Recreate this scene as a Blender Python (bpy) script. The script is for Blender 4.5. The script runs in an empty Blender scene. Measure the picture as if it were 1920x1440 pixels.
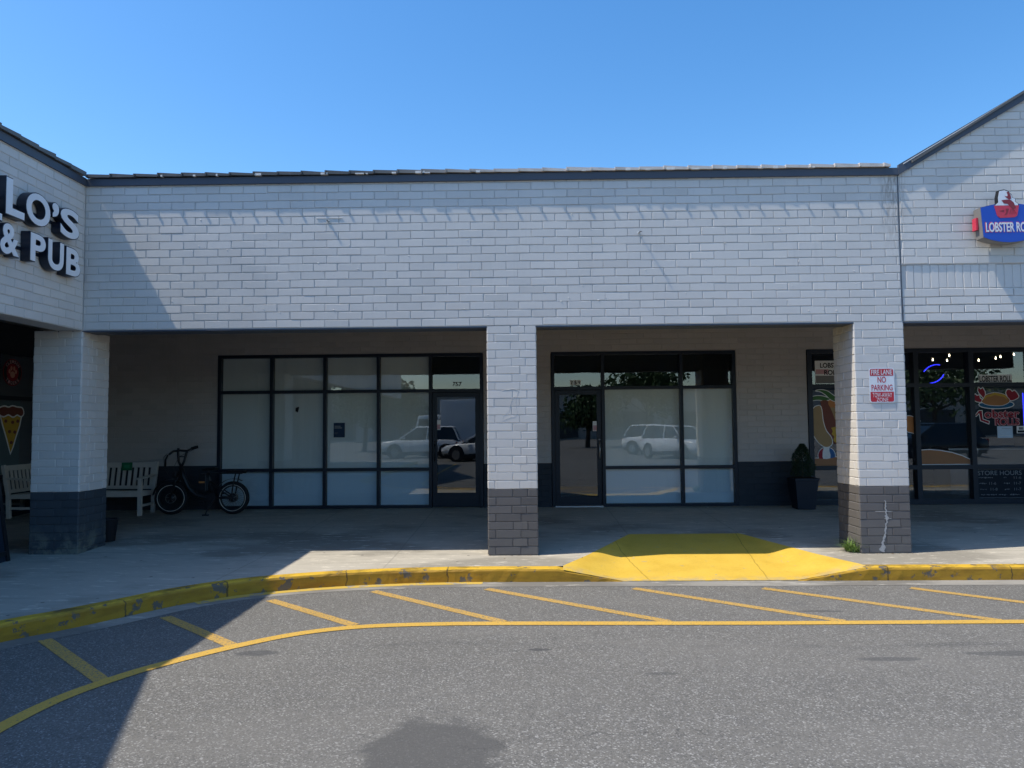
import bpy, bmesh, math, random
from mathutils import Vector, Matrix
from mathutils.geometry import tessellate_polygon
random.seed(7)
S = bpy.context.scene
COL = S.collection
V = Vector

# ------------------------------------------------------------------ helpers
class MB:
    """collects vertices and faces for one mesh"""
    def __init__(s): s.v = []; s.f = []; s.uv = {}
    def vert(s, p): s.v.append(tuple(p)); return len(s.v) - 1
    def poly(s, pts, uv=None):
        i = [s.vert(p) for p in pts]; s.f.append(i)
        if uv: s.uv[len(s.f) - 1] = uv
        return s
    def box(s, x0, x1, y0, y1, z0, z1):
        a = [(x0,y0,z0),(x1,y0,z0),(x1,y1,z0),(x0,y1,z0),(x0,y0,z1),(x1,y0,z1),(x1,y1,z1),(x0,y1,z1)]
        b = len(s.v); s.v += a
        s.f += [[b+k for k in q] for q in ((3,2,1,0),(4,5,6,7),(0,1,5,4),(1,2,6,5),(2,3,7,6),(3,0,4,7))]
        return s
    def hexa(s, a):
        b = len(s.v); s.v += [tuple(p) for p in a]
        s.f += [[b+k for k in q] for q in ((3,2,1,0),(4,5,6,7),(0,1,5,4),(1,2,6,5),(2,3,7,6),(3,0,4,7))]
        return s
    def bar(s, a, b, w, h, up=(0,0,1)):
        a, b = V(a), V(b); d = (b - a).normalized(); u = V(up)
        if abs(d.dot(u)) > .95: u = V((0,1,0))
        x = d.cross(u).normalized(); y = x.cross(d).normalized()
        P = []
        for c in (a, b):
            for i, j in ((-1,-1),(1,-1),(1,1),(-1,1)): P.append(c + x*i*w/2 + y*j*h/2)
        return s.hexa(P)
    def tube(s, pts, r, n=8, cap=True, closed=False):
        pts = [V(p) for p in pts]; m = len(pts); R = r if isinstance(r, (list, tuple)) else [r]*m
        rings = []; prev = None
        for i, p in enumerate(pts):
            if closed: d = pts[(i+1) % m] - pts[i-1]
            else: d = pts[min(i+1, m-1)] - pts[max(i-1, 0)]
            d.normalize()
            if prev is None:
                u = V((0,0,1)) if abs(d.z) < .9 else V((0,1,0))
                x = d.cross(u).normalized()
            else: x = (prev - d*prev.dot(d)).normalized()
            prev = x; y = d.cross(x)
            rings.append([s.vert(p + (x*math.cos(2*math.pi*k/n) + y*math.sin(2*math.pi*k/n))*R[i]) for k in range(n)])
        for i in range(m if closed else m-1):
            A, B = rings[i], rings[(i+1) % m]
            for k in range(n): s.f.append([A[k], A[(k+1)%n], B[(k+1)%n], B[k]])
        if cap and not closed: s.f.append(rings[0][::-1]); s.f.append(rings[-1])
        return s
    def lathe(s, c, prof, n=24, axis='z'):
        c = V(c); rings = []
        for r, h in prof:
            ring = []
            for k in range(n):
                t = 2*math.pi*k/n; a, b = r*math.cos(t), r*math.sin(t)
                ring.append(s.vert(c + (V((a,b,h)) if axis == 'z' else V((a,h,b)) if axis == 'y' else V((h,a,b)))))
            rings.append(ring)
        for A, B in zip(rings, rings[1:]):
            for k in range(n): s.f.append([A[k], A[(k+1)%n], B[(k+1)%n], B[k]])
        s.f.append(rings[0][::-1]); s.f.append(rings[-1])
        return s
    def prism(s, pts, fn, d0, d1):
        """2-D outline extruded between depths; fn(u, v, d) -> point"""
        n = len(pts)
        b = len(s.v); s.v += [tuple(fn(u, v, d0)) for u, v in pts] + [tuple(fn(u, v, d1)) for u, v in pts]
        for t in tessellate_polygon([[V((u, v, 0)) for u, v in pts]]):
            s.f.append([b+n+k for k in t]); s.f.append([b+k for k in t[::-1]])
        for k in range(n): s.f.append([b+k, b+(k+1)%n, b+n+(k+1)%n, b+n+k])
        return s
    def flat(s, pts, fn, d=0):
        b = len(s.v); s.v += [tuple(fn(u, v, d)) for u, v in pts]
        for t in tessellate_polygon([[V((u, v, 0)) for u, v in pts]]): s.f.append([b+k for k in t])
        return s
    def bm(s):
        b = bmesh.new(); vs = [b.verts.new(p) for p in s.v]; lay = b.loops.layers.uv.new('UVMap') if s.uv else None
        for k, f in enumerate(s.f):
            try: q = b.faces.new([vs[i] for i in f])
            except ValueError: continue
            if k in s.uv:
                for l, c in zip(q.loops, s.uv[k]): l[lay].uv = c
        return b
    def build(s, name, mat, parent=None, smooth=False, bevel=0, recalc=True, bm=None, weld=False):
        b = bm or s.bm()
        if weld: bmesh.ops.remove_doubles(b, verts=b.verts, dist=1e-5)
        if recalc: bmesh.ops.recalc_face_normals(b, faces=b.faces)
        me = bpy.data.meshes.new(name); b.to_mesh(me); b.free()
        return link(name, me, mat, parent, smooth, bevel)

def link(name, me, mat, parent=None, smooth=False, bevel=0):
    o = bpy.data.objects.new(name, me); COL.objects.link(o)
    if mat: me.materials.append(mat)
    if smooth:
        for p in me.polygons: p.use_smooth = True
    if bevel:
        m = o.modifiers.new('bevel', 'BEVEL'); m.width = bevel; m.segments = 2; m.limit_method = 'ANGLE'; m.angle_limit = .6
    if parent:
        o.parent = parent
        root = parent
        if parent.get('worldspace'): o.matrix_parent_inverse = Matrix.Translation(parent.location).inverted(); 
        elif parent.parent and parent.parent.get('worldspace'): o.matrix_parent_inverse = Matrix.Identity(4)
    return o

def tag(o, label, cat, group=None):
    o['label'] = label; o['category'] = cat
    if group: o['group'] = group
    return o
def thing(name, label, cat, loc=(0,0,0), rz=0, group=None, world=True):
    """an Empty at the thing's base; world=True: its parts are given in world coordinates"""
    o = bpy.data.objects.new(name, None); COL.objects.link(o); o.location = loc; o.rotation_euler = (0,0,rz)
    o.empty_display_size = .1
    if world: o['worldspace'] = 1
    return tag(o, label, cat, group)
def struct(o): o['kind'] = 'structure'; return o
def copy_tree(o, parent=None):
    c = o.copy(); COL.objects.link(c)
    if parent: c.parent = parent; c.matrix_parent_inverse = o.matrix_parent_inverse.copy()
    for ch in list(o.children): copy_tree(ch, c)
    return c

# ------------------------------------------------------------------ materials
class NT:
    def __init__(s, name):
        s.m = bpy.data.materials.new(name); s.m.use_nodes = True; s.t = s.m.node_tree; s.N = s.t.nodes; s.L = s.t.links
        s.b = s.N['Principled BSDF']; s.out = s.N['Material Output']
        s.tc = s.n('ShaderNodeTexCoord')
    def n(s, t, **k):
        x = s.N.new(t)
        for a, v in k.items(): setattr(x, a, v)
        return x
    def val(s, sock, v):
        if isinstance(v, bpy.types.NodeSocket): s.L.new(v, sock)
        else: sock.default_value = v
    def noise(s, scale, detail=3, rough=.55, vec=None, dist=0):
        x = s.n('ShaderNodeTexNoise'); x.inputs['Scale'].default_value = scale; x.inputs['Detail'].default_value = detail
        x.inputs['Roughness'].default_value = rough; x.inputs['Distortion'].default_value = dist
        s.L.new(vec or s.tc.outputs['Object'], x.inputs['Vector']); return x.outputs['Fac']
    def ramp(s, fac, a, b, c0=(0,0,0,1), c1=(1,1,1,1)):
        x = s.n('ShaderNodeMapRange'); x.interpolation_type = 'SMOOTHSTEP'
        s.L.new(fac, x.inputs['Value']); x.inputs['From Min'].default_value = a; x.inputs['From Max'].default_value = b
        return x.outputs['Result']
    def mix(s, fac, a, b, mode='MIX'):
        x = s.n('ShaderNodeMix', data_type='RGBA', blend_type=mode)
        s.val(x.inputs[0], fac)
        for q, v in ((x.inputs[6], a), (x.inputs[7], b)):
            if isinstance(v, tuple) and len(v) == 3: v = (*v, 1)
            s.val(q, v)
        return x.outputs[2]
    def math(s, op, a, b=0.0, clamp=False):
        x = s.n('ShaderNodeMath', operation=op); x.use_clamp = clamp; s.val(x.inputs[0], a); s.val(x.inputs[1], b); return x.outputs[0]
    def scaled(s, x, y, z):
        m = s.n('ShaderNodeMapping'); m.inputs['Scale'].default_value = (x, y, z); s.L.new(s.tc.outputs['Object'], m.inputs['Vector']); return m.outputs[0]
    def xyz(s):
        x = s.n('ShaderNodeSeparateXYZ'); s.L.new(s.tc.outputs['Object'], x.inputs[0]); return x.outputs
    def bump(s, h, strength=.3, dist=.01):
        x = s.n('ShaderNodeBump'); x.inputs['Strength'].default_value = strength; x.inputs['Distance'].default_value = dist
        s.L.new(h, x.inputs['Height']); s.L.new(x.outputs[0], s.b.inputs['Normal']); return x
    def done(s, col=None, rough=.6, spec=.4, metal=0):
        if col is not None: s.val(s.b.inputs['Base Color'], (*col, 1) if isinstance(col, tuple) and len(col) == 3 else col)
        s.val(s.b.inputs['Roughness'], rough); s.b.inputs['Specular IOR Level'].default_value = spec; s.b.inputs['Metallic'].default_value = metal
        return s.m
def flatmat(name, col, rough=.55, spec=.4, metal=0, var=.12, scale=8, bump=0):
    t = NT(name); n = t.noise(scale, 4)
    c = t.mix(n, tuple(max(0, k*(1-var)) for k in col), tuple(k*(1+var) for k in col))
    if bump: t.bump(t.noise(scale*6, 3), bump, .004)
    return t.done(c, rough, spec, metal)

def brick_mat(name, light, dark, stain=False, grime=.0):
    t = NT(name)
    geo = t.n('ShaderNodeNewGeometry')
    c = t.mix(geo.outputs['Random Per Island'], dark, light)
    c = t.mix(t.math('MULTIPLY', t.ramp(geo.outputs['Random Per Island'], .955, .97), .35), c, tuple(k*.72 for k in dark))
    n = t.noise(1.3, 5, .6); c = t.mix(t.math('MULTIPLY', t.ramp(n, .42, .75), .22), c, tuple(k*.72 for k in dark))
    n2 = t.noise(38, 4, .7); c = t.mix(t.math('MULTIPLY', t.ramp(n2, .58, .72), .16), c, tuple(k*.6 for k in dark))
    v = t.scaled(14, 14, .7); n3 = t.noise(1, 4, .6, v); c = t.mix(t.math('MULTIPLY', t.ramp(n3, .56, .8), .20), c, tuple(k*.66 for k in dark))
    if stain:
        p = t.xyz(); d = t.math('ABSOLUTE', t.math('SUBTRACT', p[0], 4.80))
        m = t.math('SUBTRACT', 1.0, t.ramp(d, .03, .22))
        z = t.ramp(p[2], 3.4, 4.7)
        m = t.math('MULTIPLY', t.math('MULTIPLY', m, z), t.ramp(t.noise(6, 4, .6, t.scaled(9, 1, 1.2)), .38, .6))
        c = t.mix(t.math('MULTIPLY', m, .6), c, (.20, .15, .11))
    if grime:
        p = t.xyz(); m = t.math('MULTIPLY', t.math('SUBTRACT', 1.0, t.ramp(p[2], .02, .5)), t.ramp(t.noise(5, 5, .7), .4, .62))
        c = t.mix(t.math('MULTIPLY', m, grime), c, (.22, .23, .19))
    h = t.math('ADD', t.math('MULTIPLY', t.noise(55, 4, .65), .5), t.noise(220, 2))
    t.bump(h, .22, .003)
    return t.done(c, .62, .25)
M = {}
M['mortar'] = brick_mat('grey_painted_mortar', (.60,.58,.555), (.565,.545,.525))
M['brick'] = brick_mat('grey_painted_brick', (.69,.662,.632), (.635,.612,.588), stain=True)
M['pillar'] = brick_mat('grey_pillar_paint', (.70,.672,.64), (.65,.625,.598))
M['brick_dark'] = brick_mat('charcoal_painted_brick', (.15,.142,.14), (.125,.118,.117), grime=.12)
M['brick_mossy'] = brick_mat('charcoal_mossy_brick', (.06,.075,.09), (.05,.062,.075), grime=.75)
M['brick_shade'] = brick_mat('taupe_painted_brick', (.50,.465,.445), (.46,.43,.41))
M['brick_navy'] = brick_mat('navy_painted_brick', (.036,.044,.056), (.029,.037,.048))
M['fascia'] = flatmat('slate_fascia_metal', (.068,.082,.112), .5, .4, 0, .08, 3)
M['black_frame'] = flatmat('dark_bronze_frame', (.009,.016,.029), .42, .35, 0, .15, 5)
M['soffit'] = flatmat('dark_soffit', (.32,.30,.28), .8, .2, 0, .15, 2)
M['white_wood'] = flatmat('white_painted_wood', (.62,.58,.53), .55, .3, 0, .08, 12, .2)
M['black_metal'] = flatmat('black_metal', (.010,.012,.016), .4, .5, 0, .2, 20)
M['black_rubber'] = flatmat('black_rubber', (.012,.013,.016), .75, .3, 0, .2, 30)
M['silver'] = flatmat('brushed_silver', (.55,.55,.56), .35, .5, .9, .05, 20)
M['white_face'] = flatmat('white_acrylic', (.82,.83,.86), .3, .5, 0, .03, 3)
M['navy_metal'] = flatmat('navy_return_metal', (.012,.018,.035), .35, .5, 0, .15, 4)
M['sign_red'] = flatmat('sign_red', (.50,.018,.035), .35, .5, 0, .08, 14)
M['sign_white'] = flatmat('sign_white', (.74,.76,.80), .32, .5, 0, .06, 14)
M['sign_blue'] = flatmat('sign_blue', (.012,.075,.47), .35, .5, 0, .05, 6)
M['logo_red'] = flatmat('logo_red', (.62,.04,.08), .4, .5, 0, .1, 20)
M['logo_darkred'] = flatmat('logo_dark_red', (.25,.02,.03), .4, .5, 0, .1, 20)
M['steel_grey'] = flatmat('steel_grey', (.21,.20,.19), .5, .4, 0, .1, 10)
M['black_paint'] = flatmat('black_paint', (.008,.009,.012), .5, .4, 0, .1, 10)
M['chalk'] = flatmat('chalk_white', (.30,.31,.32), .9, .1, 0, .5, 90)
M['board'] = flatmat('blackboard', (.008,.014,.024), .6, .3, 0, .3, 8)
M['paint_red'] = flatmat('mural_red', (.32,.02,.035), .6, .3, 0, .12, 20)
M['paint_white'] = flatmat('mural_white', (.84,.84,.82), .6, .3, 0, .12, 20)
M['paint_pink'] = flatmat('mural_pink', (.62,.36,.38), .6, .3, 0, .12, 20)
M['paint_bun'] = flatmat('mural_bun', (.40,.27,.13), .6, .3, 0, .08, 10)
M['paint_roll'] = flatmat('mural_roll', (.42,.19,.07), .6, .3, 0, .08, 10)
M['paint_brown'] = flatmat('mural_brown', (.20,.065,.045), .6, .3, 0, .12, 10)
M['paint_green'] = flatmat('mural_green', (.06,.17,.05), .6, .3, 0, .12, 10)
M['paint_yellow'] = flatmat('mural_yellow', (.58,.36,.05), .6, .3, 0, .1, 10)
M['paint_blue'] = flatmat('mural_blue', (.03,.13,.33), .6, .3, 0, .1, 10)
M['paint_sand'] = flatmat('mural_sand', (.40,.19,.09), .6, .3, 0, .08, 6)
M['paint_orange'] = flatmat('mural_orange', (.55,.22,.07), .6, .3, 0, .1, 10)
M['plate_blue'] = flatmat('mural_plate', (.02,.12,.24), .6, .3, 0, .1, 10)
M['paper_blue'] = flatmat('notice_paper', (.55,.68,.80), .7, .2, 0, .12, 14)
M['poster_navy'] = flatmat('poster_navy', (.012,.035,.08), .5, .3, 0, .1, 10)
M['green_plaque'] = flatmat('green_plaque', (.01,.16,.07), .5, .3, 0, .1, 10)
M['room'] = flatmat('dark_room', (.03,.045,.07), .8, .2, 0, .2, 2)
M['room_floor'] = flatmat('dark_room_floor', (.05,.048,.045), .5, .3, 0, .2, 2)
M['pot'] = flatmat('dark_planter', (.012,.018,.032), .5, .4, 0, .15, 6)
M['soil'] = flatmat('potting_soil', (.03,.022,.016), .9, .1, 0, .3, 40)
M['pan_grey'] = None

def glass_mat():
    t = NT('window_glass'); t.N.remove(t.b)
    tr = t.n('ShaderNodeBsdfTransparent'); tr.inputs[0].default_value = (.97,1,1,1)
    gl = t.n('ShaderNodeBsdfGlossy'); gl.inputs['Roughness'].default_value = 0; gl.inputs['Color'].default_value = (.9,.96,1,1)
    fr = t.n('ShaderNodeFresnel'); fr.inputs['IOR'].default_value = 1.5
    k = t.math('MINIMUM', t.math('MULTIPLY', fr.outputs[0], 3.0), .30)
    bp = t.n('ShaderNodeBump'); bp.inputs['Strength'].default_value = .05; bp.inputs['Distance'].default_value = .02
    t.L.new(t.noise(1.6, 1, .4, t.scaled(1,1,.8)), bp.inputs['Height']); t.L.new(bp.outputs[0], gl.inputs['Normal'])
    mx = t.n('ShaderNodeMixShader'); t.L.new(k, mx.inputs[0]); t.L.new(tr.outputs[0], mx.inputs[1]); t.L.new(gl.outputs[0], mx.inputs[2])
    t.L.new(mx.outputs[0], t.out.inputs['Surface']); return t.m
M['glass'] = glass_mat()
def paper_mat():
    t = NT('white_window_film'); v = t.scaled(5, 1, .35); n = t.noise(1, 3, .5, v)
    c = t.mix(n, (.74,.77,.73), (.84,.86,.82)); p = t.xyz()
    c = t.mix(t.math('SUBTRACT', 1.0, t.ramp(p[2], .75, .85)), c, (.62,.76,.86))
    t.bump(t.noise(1, 3, .5, t.scaled(7, 1, .8)), .35, .03); return t.done(c, .7, .2)
M['paper'] = paper_mat()
def emis(name, col, s):
    t = NT(name); t.b.inputs['Emission Color'].default_value = (*col, 1); t.b.inputs['Emission Strength'].default_value = s
    return t.done(col, .5, .2)
M['bulb'] = emis('warm_bulb', (1,.82,.55), 9); M['neon'] = emis('blue_led', (.03,.035,1), 2.6); M['tubelight'] = emis('tube_light', (.8,.85,.9), .35)

def asphalt():
    t = NT('asphalt')
    big = t.noise(.35, 5, .6); c = t.mix(big, (.124,.118,.106), (.168,.160,.144))
    mid = t.noise(4, 5, .65); c = t.mix(t.math('MULTIPLY', t.ramp(mid, .45, .75), .25), c, (.09,.09,.092))
    vo = t.n('ShaderNodeTexVoronoi'); vo.inputs['Scale'].default_value = 105; t.L.new(t.tc.outputs['Object'], vo.inputs['Vector'])
    hs = t.n('ShaderNodeSeparateColor'); t.L.new(vo.outputs['Color'], hs.inputs[0])
    c = t.mix(t.math('MULTIPLY', t.ramp(hs.outputs[0], .74, 1.0), .85), c, (.36,.35,.33))
    c = t.mix(t.math('MULTIPLY', t.ramp(hs.outputs[1], .62, 1.0), .55), c, (.05,.05,.052))
    fine = t.noise(190, 2, .6); c = t.mix(t.math('MULTIPLY', t.ramp(fine, .56, .7), .6), c, (.32,.315,.30))
    c = t.mix(t.math('MULTIPLY', t.ramp(t.noise(.9, 5, .6, t.scaled(.35,1.3,1)), .48, .68), .28), c, (.20,.19,.172))
    p = t.xyz(); wob = t.math('MULTIPLY', t.math('SUBTRACT', t.noise(4.2, 6, .7), .5), 1.5)
    def spot(x, y, rx, ry, col, a, soft=.16):
        global_c = None
        dx = t.math('DIVIDE', t.math('SUBTRACT', p[0], x), rx); dy = t.math('DIVIDE', t.math('SUBTRACT', p[1], y), ry)
        d = t.math('ADD', t.math('SQRT', t.math('ADD', t.math('MULTIPLY', dx, dx), t.math('MULTIPLY', dy, dy))), wob)
        return t.math('MULTIPLY', t.math('SUBTRACT', 1.0, t.ramp(d, 1-soft, 1+soft)), a), col
    for a in ((-.345,-5.25,.355,.57,(.085,.083,.080),.80,.16), (-1.95,-3.40,.16,.07,(.07,.07,.072),.7), (.25,-3.34,.09,.035,(.06,.06,.062),.8),
              (2.85,-3.60,.22,.05,(.07,.07,.072),.6), (3.9,-3.48,.4,.07,(.075,.075,.075),.6), (1.1,-3.9,.12,.03,(.07,.07,.07),.5), (2.9,-2.2,.2,.04,(.07,.07,.07),.6),
              (.1,-5.6,.5,.2,(.075,.075,.078),.55,.4), (1.6,-5.9,.7,.22,(.08,.08,.08),.45,.4), (-.2,-6.2,.55,.5,(.07,.07,.07),.7)):
        m, col = spot(*a); c = t.mix(m, c, col)
    # long faint tyre scrub and a wandering crack
    wv = t.noise(.8, 3, .5); y2 = t.math('ADD', p[1], t.math('MULTIPLY', wv, .5))
    tr = t.math('SUBTRACT', 1.0, t.ramp(t.math('ABSOLUTE', t.math('ADD', y2, 2.98)), .0, .10)); tr = t.math('MULTIPLY', tr, t.ramp(t.noise(1.1, 4), .45, .7))
    c = t.mix(t.math('MULTIPLY', tr, .45), c, (.07,.07,.07))
    ck = t.math('SUBTRACT', 1.0, t.ramp(t.math('ABSOLUTE', t.math('ADD', t.math('ADD', p[1], t.math('MULTIPLY', t.noise(1.3, 6, .7), .9)), 4.52)), .0, .012))
    c = t.mix(t.math('MULTIPLY', ck, t.math('MULTIPLY', t.ramp(t.noise(.9, 2), .42, .6), .55)), c, (.05,.05,.05))
    t.bump(t.math('ADD', hs.outputs[2], t.noise(180, 3, .6)), .55, .006)
    return t.done(c, .82, .35)
M['asphalt'] = asphalt()
def concrete(name, a, b, score=True):
    t = NT(name); n = t.noise(.9, 6, .65); c = t.mix(n, a, b)
    c = t.mix(t.math('MULTIPLY', t.ramp(t.noise(3.5, 6, .7, t.scaled(.5, 1.6, 1)), .48, .72), .45), c, tuple(k*.6 for k in a))
    c = t.mix(t.math('MULTIPLY', t.ramp(t.noise(.55, 4, .55, t.scaled(.6, 1, 1)), .48, .60), .8), c, tuple(k*.60 for k in a))
    c = t.mix(t.math('MULTIPLY', t.ramp(t.noise(60, 3, .6), .55, .75), .25), c, tuple(k*.62 for k in a))
    c = t.mix(t.math('MULTIPLY', t.ramp(t.noise(9, 6, .75, t.scaled(.35, 1.5, 1)), .56, .64), .75), c, tuple(min(1, k*1.45) for k in b))
    if score:
        p = t.xyz(); w = t.math('MULTIPLY', t.noise(2, 3), .03)
        for ax, pos in ((1, .13), (0, -3.1), (0, -1.45), (0, 5.4), (1, 2.2), (0, 1.62), (0, 3.2)):
            d = t.math('ABSOLUTE', t.math('SUBTRACT', t.math('ADD', p[ax], w), pos))
            m = t.math('SUBTRACT', 1.0, t.ramp(d, .004, .016))
            c = t.mix(t.math('MULTIPLY', m, .55 if ax else .35), c, tuple(k*.5 for k in a))
        vo = t.n('ShaderNodeTexVoronoi'); vo.inputs['Scale'].default_value = 3.2; t.L.new(t.tc.outputs['Object'], vo.inputs['Vector'])
        dots = t.math('SUBTRACT', 1.0, t.ramp(vo.outputs['Distance'], .04, .075))
        c = t.mix(t.math('MULTIPLY', dots, .7), c, (.06,.06,.06))
    t.bump(t.noise(120, 4, .6), .25, .004); return t.done(c, .8, .3)
M['walk'] = concrete('sidewalk_concrete', (.41,.375,.31), (.52,.475,.395))
M['gutter'] = concrete('gutter_concrete', (.26,.245,.22), (.35,.33,.29), False)
def yellow(name, a, b, wear, under, scale, uvjoints=False, streak=None, scores=()):
    t = NT(name); c = t.mix(t.noise(2.5, 5, .6), a, b)
    c = t.mix(t.math('MULTIPLY', t.ramp(t.noise(40, 3), .5, .75), .25), c, tuple(k*.55 for k in a))
    if streak:
        c = t.mix(t.math('MULTIPLY', t.ramp(t.noise(2.2, 5, .65, t.scaled(1, 1, 5)), .42, .68), streak), c, (.10,.065,.02))
    w = t.ramp(t.noise(scale, 6, .66), 1-wear-.02, 1-wear+.02); c = t.mix(w, c, under)
    for sx_ in scores:
        p = t.xyz(); q = t.math('ADD', t.math('SUBTRACT', p[0], sx_), t.math('MULTIPLY', p[1], .10 if sx_ < 2 else -.12)); d = t.math('ABSOLUTE', t.math('ADD', q, t.math('MULTIPLY', t.noise(5, 3), .04)))
        c = t.mix(t.math('MULTIPLY', t.math('SUBTRACT', 1.0, t.ramp(d, .003, .010)), .6), c, (.25,.15,.02))
    if uvjoints:
        uu = t.n('ShaderNodeSeparateXYZ'); t.L.new(t.tc.outputs['UV'], uu.inputs[0])
        fc = t.math('SUBTRACT', 1.0, t.ramp(uu.outputs[1], 1.2, 2.6)); c = t.mix(t.math('MULTIPLY', fc, .78), c, t.mix(t.noise(4, 5, .7), (.40,.215,.012), (.26,.13,.012)))  # upright face mixed browner than the sunlit top, its shade put into the colour
        w0 = t.ramp(t.noise(scale, 6, .66), 1-wear-.02, 1-wear+.02); c = t.mix(w0, c, under)
        u = t.n('ShaderNodeSeparateXYZ'); t.L.new(t.tc.outputs['UV'], u.inputs[0])
        for pos in JOINTS:
            d = t.math('ABSOLUTE', t.math('SUBTRACT', t.math('ADD', u.outputs[0], t.math('MULTIPLY', t.noise(14, 3), .05)), pos + .025))
            c = t.mix(t.math('MULTIPLY', t.math('SUBTRACT', 1.0, t.ramp(d, .003, .011)), .75), c, (.04,.034,.025))
    if scores:
        p = t.xyz(); e = t.math('MULTIPLY', t.math('SUBTRACT', 1.0, t.ramp(p[1], -.88, -.60)), t.ramp(t.noise(7, 6, .7), .40, .60)); c = t.mix(t.math('MULTIPLY', e, .75), c, (.40,.345,.24))
        c = t.mix(t.math('MULTIPLY', t.ramp(t.noise(1.6, 5, .65), .45, .7), .35), c, (.50,.30,.03))
    t.bump(t.math('ADD', t.noise(30, 4, .6), t.math('MULTIPLY', w, -1.2)), .35, .006); return t.done(c, .6, .35)
M['line'] = yellow('road_line_paint', (.56,.335,.055), (.66,.41,.085), .40, (.17,.155,.125), 55)
M['line_worn'] = yellow('hatch_line_paint', (.50,.30,.065), (.60,.37,.10), .45, (.17,.16,.135), 55)
M['ramp'] = yellow('ramp_yellow_paint', (.66,.425,.045), (.76,.51,.085), .335, (.44,.38,.24), 9, False, 0, (1.47, 2.98))

# ------------------------------------------------------------------ brickwork
CH, BL = .1016, .3048          # course height, brick pitch
def brick_face(mb, P, u0, u1, v0, v1, rnd, d=.0066, j=.0050, bev=.0046, tilt=.00032):
    """one painted brick: a shallow frustum standing proud of the joint plane; P(u, v, depth)"""
    q = lambda p: (-.0006 if rnd.random() < p else j*rnd.uniform(.45, 1.25))
    wv = .0022*math.sin(u0*1.9 + v0*7.) + .0014*math.sin(u0*5.3 - v0*3.); v0 += wv; v1 += wv
    u0 += q(.10); u1 -= q(.10); v0 += q(.04); v1 -= q(.04)
    if u1-u0 < .012 or v1-v0 < .012: return
    r = lambda a: rnd.uniform(-a, a)
    e = .0014
    B = [(u0+r(e), v0+r(e)), (u1+r(e), v0+r(e)), (u1+r(e), v1+r(e)), (u0+r(e), v1+r(e))]
    bb = bev*rnd.uniform(.6, 1.35); dd = d + rnd.gauss(0, .0004)
    if rnd.random() < .03: dd += rnd.choice((-.0013, .0014))
    T = [(B[0][0]+bb, B[0][1]+bb), (B[1][0]-bb, B[1][1]+bb), (B[2][0]-bb, B[2][1]-bb), (B[3][0]+bb, B[3][1]-bb)]
    tu, tv = rnd.gauss(0, tilt), rnd.gauss(0, tilt)
    i0 = [mb.vert(P(u, v, 0)) for u, v in B]
    i1 = [mb.vert(P(u, v, dd + s*tu + q*tv)) for (u, v), s, q in zip(T, (-1,1,1,-1), (-1,-1,1,1))]
    mb.f.append(i1)
    for k in range(4): mb.f.append([i0[k], i0[(k+1)%4], i1[(k+1)%4], i1[k]])
def brick_field(mb, P, u0, u1, v0, v1, seed, off=0., holes=(), vbase=0., **k):
    rnd = random.Random(seed); row = math.floor((v0-vbase)/CH + 1e-6); v = vbase + row*CH
    while v < v1 - .01:
        a, b = max(v, v0), min(v+CH, v1)
        spans = [(u0, u1)]
        for hu0, hu1, hv0, hv1 in holes:
            if b > hv0+.01 and a < hv1-.01:
                ns = []
                for s, e in spans:
                    if hu0 > s: ns.append((s, min(e, hu0)))
                    if hu1 < e: ns.append((max(s, hu1), e))
                spans = [q for q in ns if q[1]-q[0] > .004]
        sh = off + (BL/2 if row % 2 else 0) + rnd.uniform(-.012, .012)
        for s, e in spans:
            n = math.floor((s-sh)/BL); x = sh + n*BL
            while x < e:
                xa, xb = max(x + (rnd.uniform(-.003,.003) if x > s else 0), s), min(x+BL, e)
                if xb-xa > .02: brick_face(mb, P, xa, xb, a, b, rnd, **k)
                x += BL
        v += CH; row += 1
FRONT = lambda Y: (lambda u, v, d: (u, Y-d, v))
EAST = lambda X: (lambda u, v, d: (X+d, u, v))       # faces +X
WEST = lambda X: (lambda u, v, d: (X-d, u, v))
BACK = lambda Y: (lambda u, v, d: (u, Y+d, v))
NORM = False

XL, XR, HS, TOP = -5.43, 4.87, 2.845, 4.69
# ---- main front wall over the walkway
W = thing('brick_facade_wall', 'long grey painted brick wall over the walkway between the two gables', 'wall', (-.3,0,HS))
mb = MB(); brick_field(mb, FRONT(0), XL+.006, XR-.008, HS, TOP+.05, 1, off=.10, vbase=HS)
rl = random.Random(77)
for k in range(64):
    x, z, a_ = rl.uniform(XL+.3, XR-.3), rl.uniform(HS+.1, TOP-.4), rl.uniform(.006, .016); n = 6; hh = rl.uniform(.003, .009)
    R_ = [(x+a_*math.cos(q*1.047)*rl.uniform(.6,1.3), -.0062, z+a_*math.sin(q*1.047)*rl.uniform(.5,1.1)) for q in range(n)]
    tp = (x+rl.uniform(-.3,.3)*a_, -.0062-hh, z+rl.uniform(-.3,.3)*a_)
    for q in range(n): mb.poly([R_[q], R_[(q+1)%n], tp])
mb.build('brickwork', M['brick'], W, recalc=False)
MB().box(XL, XR, .001, .32, HS-.004, TOP+.093).build('wall_core', M['mortar'], W)
MB().box(XL-.0, XR+.01, -.034, .0, TOP, TOP+.092).build('fascia_board', M['fascia'], W, bevel=.003)

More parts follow.
